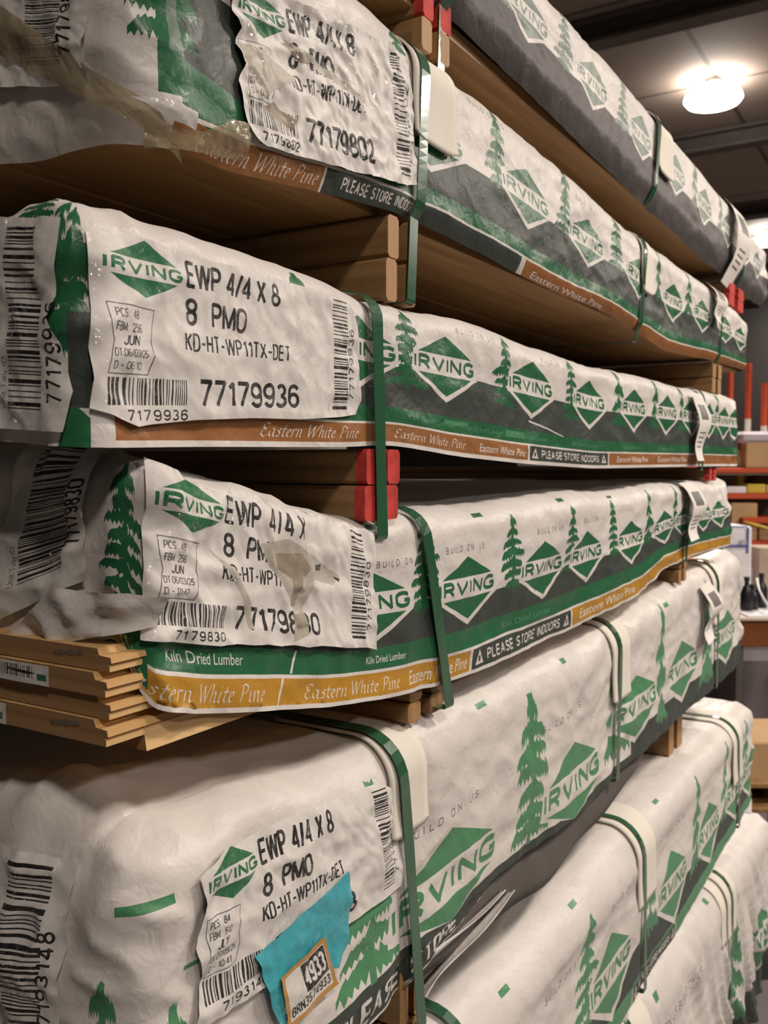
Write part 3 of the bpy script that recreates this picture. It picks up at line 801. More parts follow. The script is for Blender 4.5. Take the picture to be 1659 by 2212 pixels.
# ---------------------------------------------------------------- B1: torn label, white corner guard
b1 = Bundle(D, 318, X(1612), [(760, 0), (830, 65), (975, 178), (1065, 240), (1215, 378), (1360, 505), (1530, 625), (1612, 700)],
    [(345, 305), (405, 328), (520, 372), (700, 412), (830, 447), (900, 470), (1000, 520), (1130, 592), (1330, 682), (1440, 757), (1540, 778), (1612, 800)],
    [], [(0, 345), (110, 333), (200, 305), (250, 295), (318, 300)], .04, .19, 2, [X(908), X(1383), X(1552)], tuck=(.02, .008), ewin=.018)
b1.flats = [(X(888), X(977)), (X(1378), X(1400))]
r1 = bundle_root(b1, 'wrapped lumber bundle with torn crinkled label 77179802 and a square white corner guard')
def p1(sh):
    L = b1.L+.1; pu = b1.pu
    bands(sh, b1, [('slate', .2, .46, pu(560), L), ('green', .115, .2, pu(560), L), ('brown', .0, .10, .03, pu(700)), ('slate', 0, .10, pu(705), pu(1120)), ('brown', 0, .10, pu(1130), L)])
    H = b1.Hn
    sh.put('slate', rect(.034, .22*H, pu(560), .66*H)); sh.put('green', poly([(.034, .14*H), (pu(450), .09*H), (pu(540), .12*H), (pu(540), .22*H), (pu(470), .25*H), (pu(400), .28*H), (.034, .30*H)]))
    sh.put('white', poly([(.034, .60*H), (pu(540), .56*H), (pu(540), .54*H), (.034, .575*H)]))
    sh.put('white', rect(.012, .10*H, L, .115*H))
    lg = [pu(q) for q in (930, 1130, 1265, 1372, 1450, 1510, 1560, 1592)]; tr = [pu(q) for q in (855, 1068, 1212, 1325, 1415, 1482, 1535)]
    print_row(sh, b1, lg, tr, .52, .36, .15, .44, .95, .085, words=[(pu(1235), .78), (pu(1010), .84)])
    rng = random.Random(4)
    for q in conifer(.022, .30*H, 1.0*H, .07, rng): sh.put('green', q)
    sh.put('green', rect(.018, .16*H, .036, .5*H)); sh.put('greygreen', rect(.026, .3*H, .034, .62*H))
    wrap_words(sh, b1, pu(430), pu(690), .02, .085, near=True)
    wrap_words(sh, b1, pu(1150), pu(1300), .012, .055); sh.puts('white', stext('PLEASE STORE INDOORS', pu(740), .025*H, pu(905), .08*H, .16, 0, False, .26))
b1.build(r1, p1)
front_label(b1, r1, [(480, -55), (868, 120), (893, 418), (508, 306)], .31, .165, '77179802', 'JUN', 'DT:06/03/25', 'D - 05:52', seed=8, crump=.0026,
    damage=[('tornlight', [(.02, .62), (.12, .60), (.30, .52), (.22, .44), (.10, .30), (.05, .42)]), ('torn', [(.10, .24), (.16, .31), (.26, .23), (.24, .16), (.17, .20)]), ('tornlight', [(.24, .74), (.5, .62), (.66, .52), (.64, .49), (.46, .58), (.25, .70)]), ('torn', [(.22, .71), (.27, .72), (.35, .63), (.31, .62)])],
    outline=[(.0, .36), (.03, .06), (.10, 0), (.3, .008), (.6, .01), (.9, .02), (1, .06), (.995, .4), (1, .7), (.985, .97), (.9, 1), (.4, 1), (.0, 1), (-.0, .78), (.04, .70), (.02, .60), (.035, .48)])
end_label(b1, r1, [(0, -60), (205, -60), (205, 190), (0, 195)], .115, .125, '77179802', (.36, .18, .74, .99), (.74, .24, .88, .98), seed=12)
b1.sheet_on('clear_tape', r1, .14, .03, b1.corners_end((0, 5), (292, 225), (318, 318), (0, 118)), lambda sh: None, ['film'], 'film', off=.004)
b1.sheet_on('clear_tape', r1, .13, .05, b1.corners_px((330, 255), (520, 265), (520, 350), (330, 312)), lambda sh: None, ['film'], 'film', off=.004, outline=[(0, .0), (.13, .0), (.13, .045), (.1, .05), (.06, .03), (0, .04)])
b1.sheet_on('torn_flap', r1, .05, .04, b1.corners_px((312, 205), (400, 232), (405, 288), (330, 262)), lambda sh: None, ['paper'], 'paper', off=.006, outline=[(0, .04), (.026, .034), (.048, .026), (.05, .001), (.02, .008)])
b1.guard(r1, X(888), X(977), .085, .09)
b1.strap(r1, lin(X(913), X(898), b1.Vmax), b1.zb(.5)-.082, under=(.0, 0), w=.0175)
b1.guard(r1, X(1378), X(1400), .09, .05)
b1.strap(r1, lin(X(1386), X(1374), b1.Vmax), b1.zb(1.3)-.006)
b1.strap(r1, lin(X(1552), X(1545), b1.Vmax), b1.zb(2)-.006)
b1.tagstrip(r1, X(1522), X(1540), b1.Vmax-.03, .09, .01)
under_boards(b1, 4, b1.zb(.9)+.006, 'bundle 77179802')

# ---------------------------------------------------------------- B2: clean label 77179936
b2 = Bundle(D, 172, X(1589), [(172, 452), (300, 485), (475, 535), (645, 595), (795, 655), (1020, 705), (1190, 765), (1280, 797), (1500, 845), (1590, 866)],
    [(172, 975), (215, 968), (400, 965), (775, 966), (830, 958), (980, 985), (1130, 1002), (1280, 1012), (1540, 1007)],
    [(0, 430), (115, 430), (150, 438)], [(0, 947), (140, 965), (172, 972)], .026, .165, 3, [X(808), X(1512)])
r2 = bundle_root(b2, 'wrapped lumber bundle with the clean flat label 77179936 and a brown stripe')
def p2(sh):
    L = b2.L+.1; pu = b2.pu; H = b2.Hn
    bands(sh, b2, [('slate', .27, .57, .0, L), ('green', .165, .27, -.01, L), ('brown', .03, .15, .03, L), ('fgreen', .22, .25, pu(960), pu(1010)), ('fgreen', .2, .25, pu(1090), pu(1130))])
    lg = [pu(q) for q in (178, 770, 962, 1145, 1273, 1366, 1437, 1490, 1528, 1560, 1582)]; tr = [pu(q) for q in (640, 878, 1088, 1232, 1333, 1412, 1470, 1515, 1545)]
    print_row(sh, b2, lg, tr, .63, .42, .145, .42, .97, .095, words=[(pu(985), .88), (pu(1165), .86), (pu(1390), .86)])
    sh.put('white', poly([(pu(1140), .36*H), (pu(1215), .27*H), (pu(1215), .26*H), (pu(1140), .345*H)]))
    rng = random.Random(9)
    for q in conifer(-.004, .36*H, 1.05*H, .030, rng): sh.put('green', q)
    for q in conifer(.004, .46*H, .98*H, .024, rng): sh.put('green', q)
    for q in conifer(-.03, .80*H, 1.1*H, .05, rng): sh.put('green', q)
    sh.put('green', poly([(-.01, 0), (.012, 0), (.012, .12*H), (-.002, .2*H)])); sh.put('slate', rect(-.001, .16*H, .02, .55*H))
    wrap_words(sh, b2, pu(560), pu(770), .055, .13, near=True); wrap_words(sh, b2, pu(850), pu(1005), .06, .125, near=True); wrap_words(sh, b2, pu(1035), pu(1130), .055, .115)
    store_box(sh, b2, pu(1140), pu(1312), .03, .15); wrap_words(sh, b2, pu(1330), pu(1400), .06, .12); wrap_words(sh, b2, pu(1420), pu(1480), .06, .12)
    for a in (880, 1000, 1110, 1235, 1345, 1420): sh.put('fgreen', text('Kiln Dried Lumber', pu(a), .2*H, pu(a)+.11, .235*H))
b2.build(r2, p2)
front_label(b2, r2, [(190, 488), (762, 650), (768, 908), (200, 925)], .318, .128, '77179936', 'JUN', 'DT:06/03/25', 'D - 06:10', seed=5, crump=.0010,
    outline=[(0, .10), (.04, .07), (.115, .0), (.16, .012), (.3, .03), (.5, .035), (.7, .02), (.9, .03), (.975, .05), (1, .16), (.99, .5), (.985, .8), (.96, .9), (.93, .965), (.8, .96), (.55, .985), (.3, .97), (.06, 1), (.0, .985), (.006, .6), (.0, .4), (.008, .25)])
end_label(b2, r2, [(0, 482), (136, 484), (150, 935), (0, 925)], .07, .145, '77179936', (.24, .10, .72, .97), (.78, .13, .93, .62), seed=13,
    outline=[(0, 0), (.9, 0), (1, .2), (.93, .42), (.82, .55), (.9, .65), (.97, 1), (0, 1)])
b2.strap(r2, lin(X(803), X(812), b2.Vmax), b2.zb(.4)-.088, w=.0185)
b2.strap(r2, lin(X(1514), X(1512), b2.Vmax), b2.zb(1.9)-.004)
b2.tagstrip(r2, X(1484), X(1505), b2.Vmax-.03, .012, .012)

# ---------------------------------------------------------------- B3: damaged label, golden stripe, bare boards
b3 = Bundle(D, 300, X(1572), [(300, 992), (440, 1018), (620, 1078), (750, 1125), (830, 1118), (920, 1104), (1100, 1085), (1300, 1062), (1480, 1045), (1570, 1038)],
    [(315, 1533), (450, 1542), (700, 1526), (830, 1506), (945, 1482), (1030, 1452), (1240, 1356), (1380, 1282), (1430, 1228), (1500, 1200)],
    [(0, 962), (200, 972), (270, 982)], [(0, 1385), (65, 1400), (145, 1413), (200, 1403), (262, 1385), (290, 1360)], .03, .19, 4, [X(915), X(1480)], ewin=.008, amp=1.5)
r3 = bundle_root(b3, 'wrapped lumber bundle with holed label 77179830, a golden stripe and bare boards under its end')
def p3(sh):
    L = b3.L+.1; pu = b3.pu; H = b3.Hn
    bands(sh, b3, [('slate', .285, .47, .012, L), ('green', .165, .285, .005, L), ('gold', .022, .147, -.02, L), ('green', .05, .30, -.012, .01)])
    lg = [pu(q) for q in (800, 1008, 1170, 1268, 1366, 1432, 1478, 1520, 1550)]; tr = [pu(q) for q in (712, 920, 1105, 1232, 1328, 1402, 1458)]
    print_row(sh, b3, lg, tr, .53, .36, .148, .43, .93, .085, words=[(pu(960), .74), (pu(1155), .76), (pu(1260), .77), (pu(812), .72)], dashes=[(pu(795), .93), (pu(1030), .93), (pu(1210), .95), (pu(1325), .95)])
    rng = random.Random(9)
    for q in conifer(-.004, .3*H, .98*H, .05, rng): sh.put('green', q)
    wrap_words(sh, b3, -.012, pu(560), .045, .125, near=True); wrap_words(sh, b3, pu(648), pu(855), .045, .12, near=True); wrap_words(sh, b3, pu(880), pu(1010), .045, .12)
    sh.put('white', poly([(pu(590), .02*H), (pu(593), .02*H), (pu(610), .15*H), (pu(606), .15*H)])); sh.put('white', poly([(pu(622), .17*H), (pu(626), .17*H), (pu(640), .28*H), (pu(636), .28*H)]))
    store_box(sh, b3, pu(1022), pu(1236), .022, .147)
    sh.put('white', text('Kiln Dried Lumber', pu(360), .205*H, pu(522), .255*H)); sh.put('white', text('Kiln Dried Lumber', pu(785), .2*H, pu(872), .24*H)); sh.put('fgreen', text('Kiln Dried Lumber', pu(1090), .2*H, pu(1190), .24*H))
    wrap_words(sh, b3, pu(1255), pu(1370), .05, .12)
b3.build(r3, p3)
front_label(b3, r3, [(318, 1012), (800, 1152), (800, 1402), (318, 1392)], .30, .125, '77179830', 'JUN', 'DT:06/03/25', 'D - 01:47', seed=6, crump=.0016, title='EWP 4/4 X',
    damage=[('tornlight', [(.40, .70), (.52, .78), (.60, .74), (.70, .66), (.80, .58), (.76, .50), (.66, .52), (.62, .30), (.63, .10), (.56, .04), (.57, .28), (.50, .46), (.45, .56)]),
            ('torn', [(.47, .66), (.60, .70), (.64, .60), (.60, .50), (.58, .30), (.555, .30), (.55, .5), (.48, .55)]), ('torn', [(.56, .24), (.62, .26), (.625, .16), (.575, .14)]), ('black', [(.66, .63), (.70, .65), (.70, .60), (.665, .59)]), ('black', [(.76, .57), (.80, .56), (.79, .53)]), ('tornlight', [(.2, .62), (.3, .5), (.36, .3), (.38, .12), (.36, .12), (.33, .3), (.28, .47)])])
end_label(b3, r3, [(60, 970), (205, 975), (200, 1250), (0, 1345)], .075, .12, '77179830', (.30, .17, .80, .99), (.80, .30, .96, .78), seed=14)
def fold_draw(sh): pass
b3.sheet_on('folded_flap', r3, .10, .05, b3.corners_end((60, 1262), (300, 1255), (300, 1380), (20, 1395)), fold_draw, ['white'], 'white', off=.004, crump=.004,
    outline=[(0, .0), (.05, .002), (.098, .01), (.1, .035), (.085, .042), (.06, .044), (.04, .05)], lift=lambda s_, t_: .008*s_*t_)
b3.strap(r3, lin(X(903), X(958), b3.Vmax), b3.zb(.5)-.022, w=.0185)
b3.strap(r3, lin(X(1484), X(1480), b3.Vmax), b3.zb(2.0)-.004)
b3.tagstrip(r3, X(1472), X(1496), b3.Vmax-.02, .05, .014)
# bare boards under the torn end
xe = X(238)
zs = [on_front(245, q, D)[1] for q in (1408, 1459, 1512, 1563, 1620)]
bl = ['end of the topmost bare pine board under the torn end of bundle 77179830', 'second bare pine board down under the torn end, carrying the slanted barcode tag',
      'third bare pine board down under the torn end, with a rough crumbling end', 'bottom bare pine board with a bright tongue edge, under the golden stripe']
for i in range(4):
    z1, z0 = zs[i], zs[i+1]; h = z1-z0-.0008; z0 += .0004
    y0 = D+.012; xo = xe+[.004, .0, .003, .0][i]
    o = empty('pine_board', (xo, y0, z0)); tag(o, bl[i], 'pine board', 'bare boards under the torn end')
    mb = MB(); y1 = y0+.183
    prof = [(y0-.004, z0), (y1, z0), (y1, z0+h), (y0+.008, z0+h), (y0+.006, z0+h*.70), (y0-.005, z0+h*.66), (y0-.006, z0+h*.40), (y0-.001, z0+h*.34), (y0-.004, z0+h*.28)]
    mb.extrude(prof, 'x', xo, b3.X1-.02, 0, 1)
    mb.build('board', [M['pine'], M['endgrain']], o)
    if i in (0, 1, 3):
        yy = {0: (.118, .168), 1: (.052, .112), 3: (.100, .180)}[i]
        sh = Sheet(np.linspace(0, yy[1]-yy[0], 6), np.linspace(0, h*.92, 4)); W_ = yy[1]-yy[0]
        for q in bars(.1*W_, .25*h, .72*W_, .8*h, 18, random.Random(i)): sh.put('black', q)
        sh.put('black', poly([(.2*W_, .5*h), (.62*W_, .42*h), (.78*W_, .5*h), (.6*W_, .56*h), (.25*W_, .64*h)])); sh.put('lgreen', rect(.78*W_, .2*h, .95*W_, .5*h))
        P, T, fm = sh.mesh(LL, 'paper')
        mesh_obj('barcode_tag', [(xo-.0012-.001*abs(math.sin(a*60)), y0+yy[1]-a, z0+.04*h+b_) for a, b_ in P], [tuple(int(k) for k in t) for t in T], [M[k] for k in LL], list(fm), o)
    sh = Sheet(np.linspace(0, .03, 4), np.linspace(0, h*.5, 3)); rng = random.Random(i+40)
    P = []; mb = MB()
    for k in range(11):
        a = .022+.0028*k; hh = h*rng.uniform(.12, .3); zz = z0+h*(.5+.018*(11-k))-hh*.3
        mb.add([(xo-.0006, y0+a, zz), (xo-.0006, y0+a+.0018, zz), (xo-.0006, y0+a+.0018, zz+hh), (xo-.0006, y0+a, zz+hh)], [(0, 1, 2, 3)])
    if i in (0, 3): mb.build('ink_stamp', M['ink'], o)
o = empty('pine_board', (X(322), D+.02, zs[4]-.02)); tag(o, 'low set-back pine board sticking out lowest under the golden stripe', 'pine board', 'bare boards under the torn end')
mb = MB(); y0 = D+.006; z0 = on_front(326, 1627, D)[1]; h = .0185
mb.extrude([(y0, z0), (y0+.18, z0), (y0+.18, z0+h), (y0+.003, z0+h)], 'x', X(322), b3.X1-.05, 0, 1); mb.build('board', [M['pine'], M['endgrain']], o)

# ---------------------------------------------------------------- B4: tall bundle with the turquoise sticker
def ex4(s, x, y, z, u, v, top):
    t = v/s.Hn
    f = (1-abs(NZ(Vector((x*7-z*11, z*4+x*3, 5.5)))*2.3))*.0045*max(0, min(1, (t-.35)*2)) 
    f += (1-abs(NZ(Vector((x*6+y*5, y*7, 2.2)))*2.2))*.008*max(0, min(1, (y-s.D-s.r)/.06))
    g = math.exp(-((x-X(1340))/.13)**2)
    f += g*.006*NZ(Vector((x*4+z*30, z*34-x*16, 1)))
    return f
b4 = Bundle(D, 250, X(1611), [(250, 1832), (350, 1795), (450, 1762), (640, 1690), (850, 1602), (975, 1535), (1100, 1470), (1340, 1345), (1540, 1222), (1612, 1185)],
    [(250, 2660), (870, 2078), (970, 1985), (1080, 1885), (1230, 1772), (1310, 1690), (1480, 1540), (1545, 1478), (1612, 1415)],
    [(0, 1712), (125, 1722), (215, 1785), (246, 1825)], [], .045, .235, 5, [X(872), X(1340), X(1552)], extra=ex4, ewin=.03, amp=1.5)
b4.flats = [(X(838), X(917)), (X(1326), X(1362)), (X(1544), X(1562))]
r4 = bundle_root(b4, 'tall wrapped lumber bundle with a turquoise sticker and large green tree print')
def p4(sh):
    L = b4.L+.1; pu = b4.pu; H = b4.Hn
    bands(sh, b4, [('slate', -.01, .05, .0, L), ('slate', 0, .20, pu(1370), L)])
    lg = [pu(q) for q in (972, 1243, 1380, 1482, 1572)]; tr = [pu(q) for q in (800, 1148, 1340, 1432, 1530)]
    print_row(sh, b4, lg[:2], tr[:2], .20, .50, .255, .04, .88, .165, 'fgreen', words=[(pu(880), .50), (pu(1168), .62)], dashes=[(pu(1045), .92), (pu(1218), .92)])
    print_row(sh, b4, lg[2:], tr[2:], .36, .42, .255, .10, .86, .165, 'fgreen', dashes=[(pu(1440), .9)])
    rng = random.Random(9)
    for q in conifer(.045, -.3*H, .5*H, .10, rng): sh.put('fgreen', q)
    for q in conifer(-.005, .02*H, .62*H, .06, rng): sh.put('fgreen', q)
    sh.put('fgreen', rect(.004, .80*H, .045, .825*H)); sh.put('fgreen', rect(.055, .585*H, .07, .60*H))
b4.build(r4, p4)
front_label(b4, r4, [(405, 1858), (838, 1672), (872, 1908), (402, 2225)], .27, .13, '77193148', 'JLY', 'DT:07/09/25', 'D - 10:41', pcs='PCS:  84', fbm='FBM:  512', seed=11, crump=.0016,
    outline=[(0, 0), (.3, 0), (.7, .01), (.97, .02), (1, .15), (.99, .5), (.97, .9), (.9, .97), (.6, .985), (.3, .99), (.1, .97), (.0, .9), (.02, .75), (.0, .5), (.03, .3)])
def skirt(sh):
    W_, H_ = .42, .05
    sh.put('paper', rect(0, 0, W_, .004)); sh.puts('paper', stext('PLEASE STORE', .095, .010, .345, .040, .17, 0, False, .24))
b4.sheet_on('lower_flap', r4, .42, .05, [(.60-b4.X0, b4.zb(.3)+.008), (1.02-b4.X0, b4.zb(.55)+.004), (1.02-b4.X0, b4.zb(.55)-.016), (.60-b4.X0, b4.zb(.3)-.055)], skirt, ['slate', 'paper'], 'slate', off=-.004, lift=lambda s_, t_: -.006*(1-t_))
st = b4.sheet_on('sticker', r4, .15, .10, b4.corners_px((527, 2058), (735, 1876), (752, 2080), (560, 2240)), lambda sh: None, ['blue'], 'blue', off=.0052, crump=.0010,
    outline=[(0, .1), (.05, .099), (.1, .1), (.15, .1), (.149, .07), (.142, .03), (.12, .012), (.10, .02), (.06, .0), (.02, .0), (.012, .03)])
def tagdraw(sh):
    W_, H_ = .075, .058
    sh.put('paper', rect(.005, .005, W_-.005, H_-.005)); sh.put('black', rect(.030, .022, .069, .052))
    sh.puts('paper', stext('4933', .0325, .026, .0665, .048, .15, 0, False, .24)); sh.puts('black', stext('BRN3574933', .007, .0075, .068, .0195, .15, 0, False, .24))
tg = b4.sheet_on('orange_tag', r4, .075, .058, b4.corners_px((577, 2103), (677, 2015), (709, 2117), (602, 2217)), tagdraw, ['orange', 'paper', 'black'], 'orange', off=.0085, crump=.0001, step=.004)
end_label(b4, r4, [(0, 1815), (155, 1868), (150, 2330), (0, 2300)], .075, .17, '77193148', (.30, .10, .78, .97), (.74, .2, .90, .70), seed=15)
b4.guard(r4, X(838), X(917), .070, .10, off=.0020)
b4.strap(r4, lin(X(852), X(890), b4.Vmax), b4.zb(.5)-.085, off=.0085, w=.0175)
b4.guard(r4, X(1326), X(1362), .095, .07)
b4.strap(r4, lin(X(1342), X(1336), b4.Vmax), b4.zb(1.2)-.004)
b4.guard(r4, X(1544), X(1562), .09, .06)
b4.strap(r4, lin(X(1553), X(1552), b4.Vmax), b4.zb(2.0)-.004)
b4.tagstrip(r4, X(1512), X(1532), b4.Vmax-.05, .11, .02)

# ---------------------------------------------------------------- B5: tall bundle below the grey flap
def ex5(s, x, y, z, u, v, top):
    t = v/s.Hn
    f = math.sin(z*75+NZ(Vector((x*1.6, z*3, 4)))*4)*.0045*max(0, (t-.45)*1.6)
    return f+NZ(Vector((x*3, z*12, 9)))*.006
b5 = Bundle(D, 285, X(1643), [(1015, 2205), (1200, 1995), (1385, 1785), (1590, 1560), (1640, 1505)], [(1390, 2125), (1495, 1955), (1550, 1850), (1630, 1720)], [], [], .06, .285, 6, [X(1020), X(1405), X(1606)], extra=ex5)
b5.flats = [(X(1388), X(1425)), (X(1594), X(1612))]
r5 = bundle_root(b5, 'tall wrapped lumber bundle under the grey hanging flap, below the one with the turquoise sticker')
def p5(sh):
    L = b5.L+.1; pu = b5.pu; H = b5.Hn
    bands(sh, b5, [('slate', .02, .30, 0, L), ('fgreen', .0, .12, 0, L), ('white', -.01, .012, 0, L)])
    lg = [pu(q) for q in (1120, 1335, 1468, 1545, 1600, 1632)]; tr = [pu(q) for q in (1040, 1283, 1418, 1518, 1580, 1622)]
    print_row(sh, b5, lg, tr, .37, .44, .22, .24, .86, .15, 'fgreen', words=[(pu(1330), .72), (pu(1455), .72), (pu(1190), .66)], dashes=[(pu(1262), .93), (pu(1110), .90), (pu(1395), .93), (pu(1450), .97)])
    store_box(sh, b5, pu(1380), pu(1470), .0, .10)
b5.build(r5, p5)
b5.guard(r5, X(1388), X(1425), .10, .09)
b5.strap(r5, lin(X(1398), X(1404), b5.Vmax), b5.zb(1.5)-.004)
b5.guard(r5, X(1594), X(1612), .13, .09)
b5.strap(r5, lin(X(1602), X(1608), b5.Vmax), b5.zb(2.2)-.004)
b5.strap(r5, lin(X(1018), X(1040), b5.Vmax), b5.zb(1.0)-.004)
# grey inside of the film hanging between the two bundles, and two turned-up white edges
def ribbon(name, mat, pts, parent, th=.0016):
    """pts: list of (top point, bottom point); a film strip of small thickness"""
    V, F = [], []; n = len(pts)
    for k in (0, 1):
        for i, (a, b_) in enumerate(pts):
            for j in range(5):
                t = j/4; p = Vector(a).lerp(Vector(b_), t); p.y += -.004*math.sin(math.pi*t)+.001*math.sin(i*.5+j)+th*k; V.append(p)
    m = n*5
    for i in range(n-1):
        for j in range(4):
            a = i*5+j; F.append((a, a+1, a+6, a+5)); F.append((a+m, a+m+5, a+m+6, a+m+1))
    for i in range(n-1): F.append((i*5, i*5+5, i*5+5+m, i*5+m)); F.append((i*5+4, i*5+4+m, i*5+9+m, i*5+9))
    return mesh_obj(name, V, F, [mat], None, parent)
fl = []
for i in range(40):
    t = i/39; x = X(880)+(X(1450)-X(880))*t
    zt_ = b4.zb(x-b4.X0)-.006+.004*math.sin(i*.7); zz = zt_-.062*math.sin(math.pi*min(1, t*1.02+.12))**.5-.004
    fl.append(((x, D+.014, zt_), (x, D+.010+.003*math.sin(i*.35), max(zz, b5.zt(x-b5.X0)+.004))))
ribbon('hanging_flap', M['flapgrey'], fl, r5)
for q, (pa, pb, pc, pd) in enumerate((((884, 2130), (1085, 1925), 14, .026), ((918, 2166), (1105, 1930), 10, .020))):
    e = []
    for i in range(16):
        t = i/15; x, z = on_front(pa[0]+(pb[0]-pa[0])*t, pa[1]+(pb[1]-pa[1])*t, D-.002-.004*q); e.append(((x, D-.004-.004*q+.004*math.sin(t*5), z+.004+.003*math.sin(t*6+q)), (x, D+.030*(1-.9*t), z-pd*(1-.95*t))))
    ribbon('turned_edge', M['white'], e, r5, .0012)

# ---------------------------------------------------------------- B6: lowest bundle with hanging folds
def ex6(s, x, y, z, u, v, top):
    t = v/s.Hn; a = max(0, min(1, 1.1-t))
    return a*((1-abs(NZ(Vector((x*12+z*6, z*3, 8)))*2.2))*.026+math.sin(x*70+z*10+NZ(Vector((x*5, z*4, 3)))*5)*.004)+NZ(Vector((x*6, z*6, 9)))*.006
b6 = Bundle(D, 330, X(1685), [(1400, 2160), (1500, 2010), (1595, 1870), (1650, 1790)], [(1585, 2288), (1650, 2112)], [], [], .06, .45, 7, [X(1395), X(1598)], extra=ex6)
b6.flats = [(X(1384), X(1425)), (X(1575), X(1606))]
r6 = bundle_root(b6, 'lowest wrapped lumber bundle at the bottom corner, its white film hanging in long folds')
def p6(sh):
    L = b6.L+.1; pu = b6.pu; H = b6.Hn
    bands(sh, b6, [('slate', .0, .24, 0, L)])
    lg = [pu(q) for q in (1500, 1660)]; tr = [pu(q) for q in (1605,)]
    print_row(sh, b6, [pu(1655)], tr, .40, .36, .27, .22, .78, .15, 'fgreen', dashes=[(pu(1440), .93), (pu(1466), .70), (pu(1560), .98)])
    for q in (1480, 1420): sh.put('ink', text('BUILD ON US', pu(q), .8*H, pu(q)+.2, .835*H))
b6.build(r6, p6)
b6.guard(r6, X(1384), X(1425), .09, .10); b6.strap(r6, lin(X(1394), X(1402), b6.Vmax), b6.zb(1.4)-.004)
b6.guard(r6, X(1588), X(1606), .09, .10); b6.guard(r6, X(1575), X(1584), .08, .09)
b6.strap(r6, lin(X(1597), X(1599), b6.Vmax), b6.zb(2.0)-.004)

# ---------------------------------------------------------------- bearers
def gap(lo, hi, px): x = X(px); return lo.zt(x-lo.X0)+.001, hi.zb(x-hi.X0)-.003
z0, z1 = gap(b1, b0, 960); bearer(930, 988, z0, z0+max(.07, z1-z0), 1, 'red-ended wooden bearer on top of the bundle labelled 77179802, under the topmost bundle', y0=D+.012)
z0, z1 = gap(b2, b1, 870); bearer(845, 907, z0, z1, 0, 'bare grooved wooden bearer between the bundles labelled 77179802 and 77179936')
z0, z1 = gap(b3, b2, 815); bearer(784, 856, z0-.004, z1, 2, 'red-painted wooden bearer between the bundles labelled 77179936 and 77179830', y0=D-.002)
z0, z1 = gap(b4, b3, 940); bearer(903, 977, z0, z1+.012, 0, 'small pale wooden bearer showing below the golden stripe beside the strap', y0=D+.012)
z0, z1 = gap(b5, b4, 900); bearer(872, 922, z0, z1-.01, 0, 'orange-brown wooden bearer at the bottom edge between the two tall bundles')
z0, z1 = gap(b1, b0, 1590); bearer(1574, 1604, z0, z1, 2, 'far red-ended wooden bearer under the crumpled far end of the topmost bundle')
z0, z1 = gap(b2, b1, 1550); bearer(1541, 1560, z0, z1, 0, 'far brown wooden bearer on the far end of the bundle labelled 77179936')
z0, z1 = gap(b3, b2, 1545); bearer(1538, 1553, z0, z1, 2, 'thin far red-tipped wooden bearer on the far end of the golden-striped bundle')
z0, z1 = gap(b4, b3, 1486); bearer(1476, 1492, z0, z1+.01, 0, 'far wooden bearer on the far end of the turquoise-stickered bundle')
z0, z1 = gap(b5, b4, 1540); bearer(1522, 1548, z0, z1, 0, 'far pale wooden bearer between the two tall bundles', y0=D+.07, back=.95)

# ================================================================== FAR END OF THE AISLE
FH = Vector((math.cos(TH), math.sin(TH), 0)); AX = (Rt, FH, Vector((0, 0, 1)))
ORG = CAM.copy()
def loc(px, py, dep):
    """frame coordinates (right, forward, up from the eye) of a pixel at a distance"""
    p = at_depth(px, py, dep)-CAM; return p.dot(Rt), p.dot(FH), p.z
def fbox(mb, px0, py0, px1, py1, dep, thick, m=0, c=.004):
    x0, f, z1 = loc(px0, py0, dep); x1, _, z0 = loc(px1, py1, dep)
    mb.box((x0, f, z0), (x1, f+thick, z1), m, c, AX, ORG)
def one(name, label, cat, mat, px0, py0, px1, py1, dep, thick, group=None, c=.006):
    mb = MB(); fbox(mb, px0, py0, px1, py1, dep, thick, 0, c)
    return tag(mb.build(name, mat), label, cat, group)
kraft = plain('kraft_cardboard', (.50, .32, .17), .8, .2, var=.12, vscale=5)
kraft_d = plain('brown_paper', (.42, .27, .15), .8, .2, var=.2, vscale=14)
rackm = plain('orange_rack_paint', (.52, .075, .025), .5, .4)
postw = plain('white_post_paint', (.78, .74, .66), .6, .3)
yel = plain('yellow_plastic', (.62, .44, .06), .5, .4)
whitep = plain('white_plastic', (.80, .78, .82), .4, .4)
bluep = plain('blue_edge_print', (.07, .09, .36), .5, .3)
dark = plain('black_plastic', (.012, .012, .018), .4, .4)
woodd = plain('brown_table_panel', (.20, .062, .018), .5, .3, var=.25, vscale=4)
lilac = plain('lilac_film', (.50, .45, .50), .35, .5)
tanm = plain('tan_panel', (.42, .33, .26), .7, .2)
greyc = plain('grey_cover', (.16, .14, .145), .7, .2)
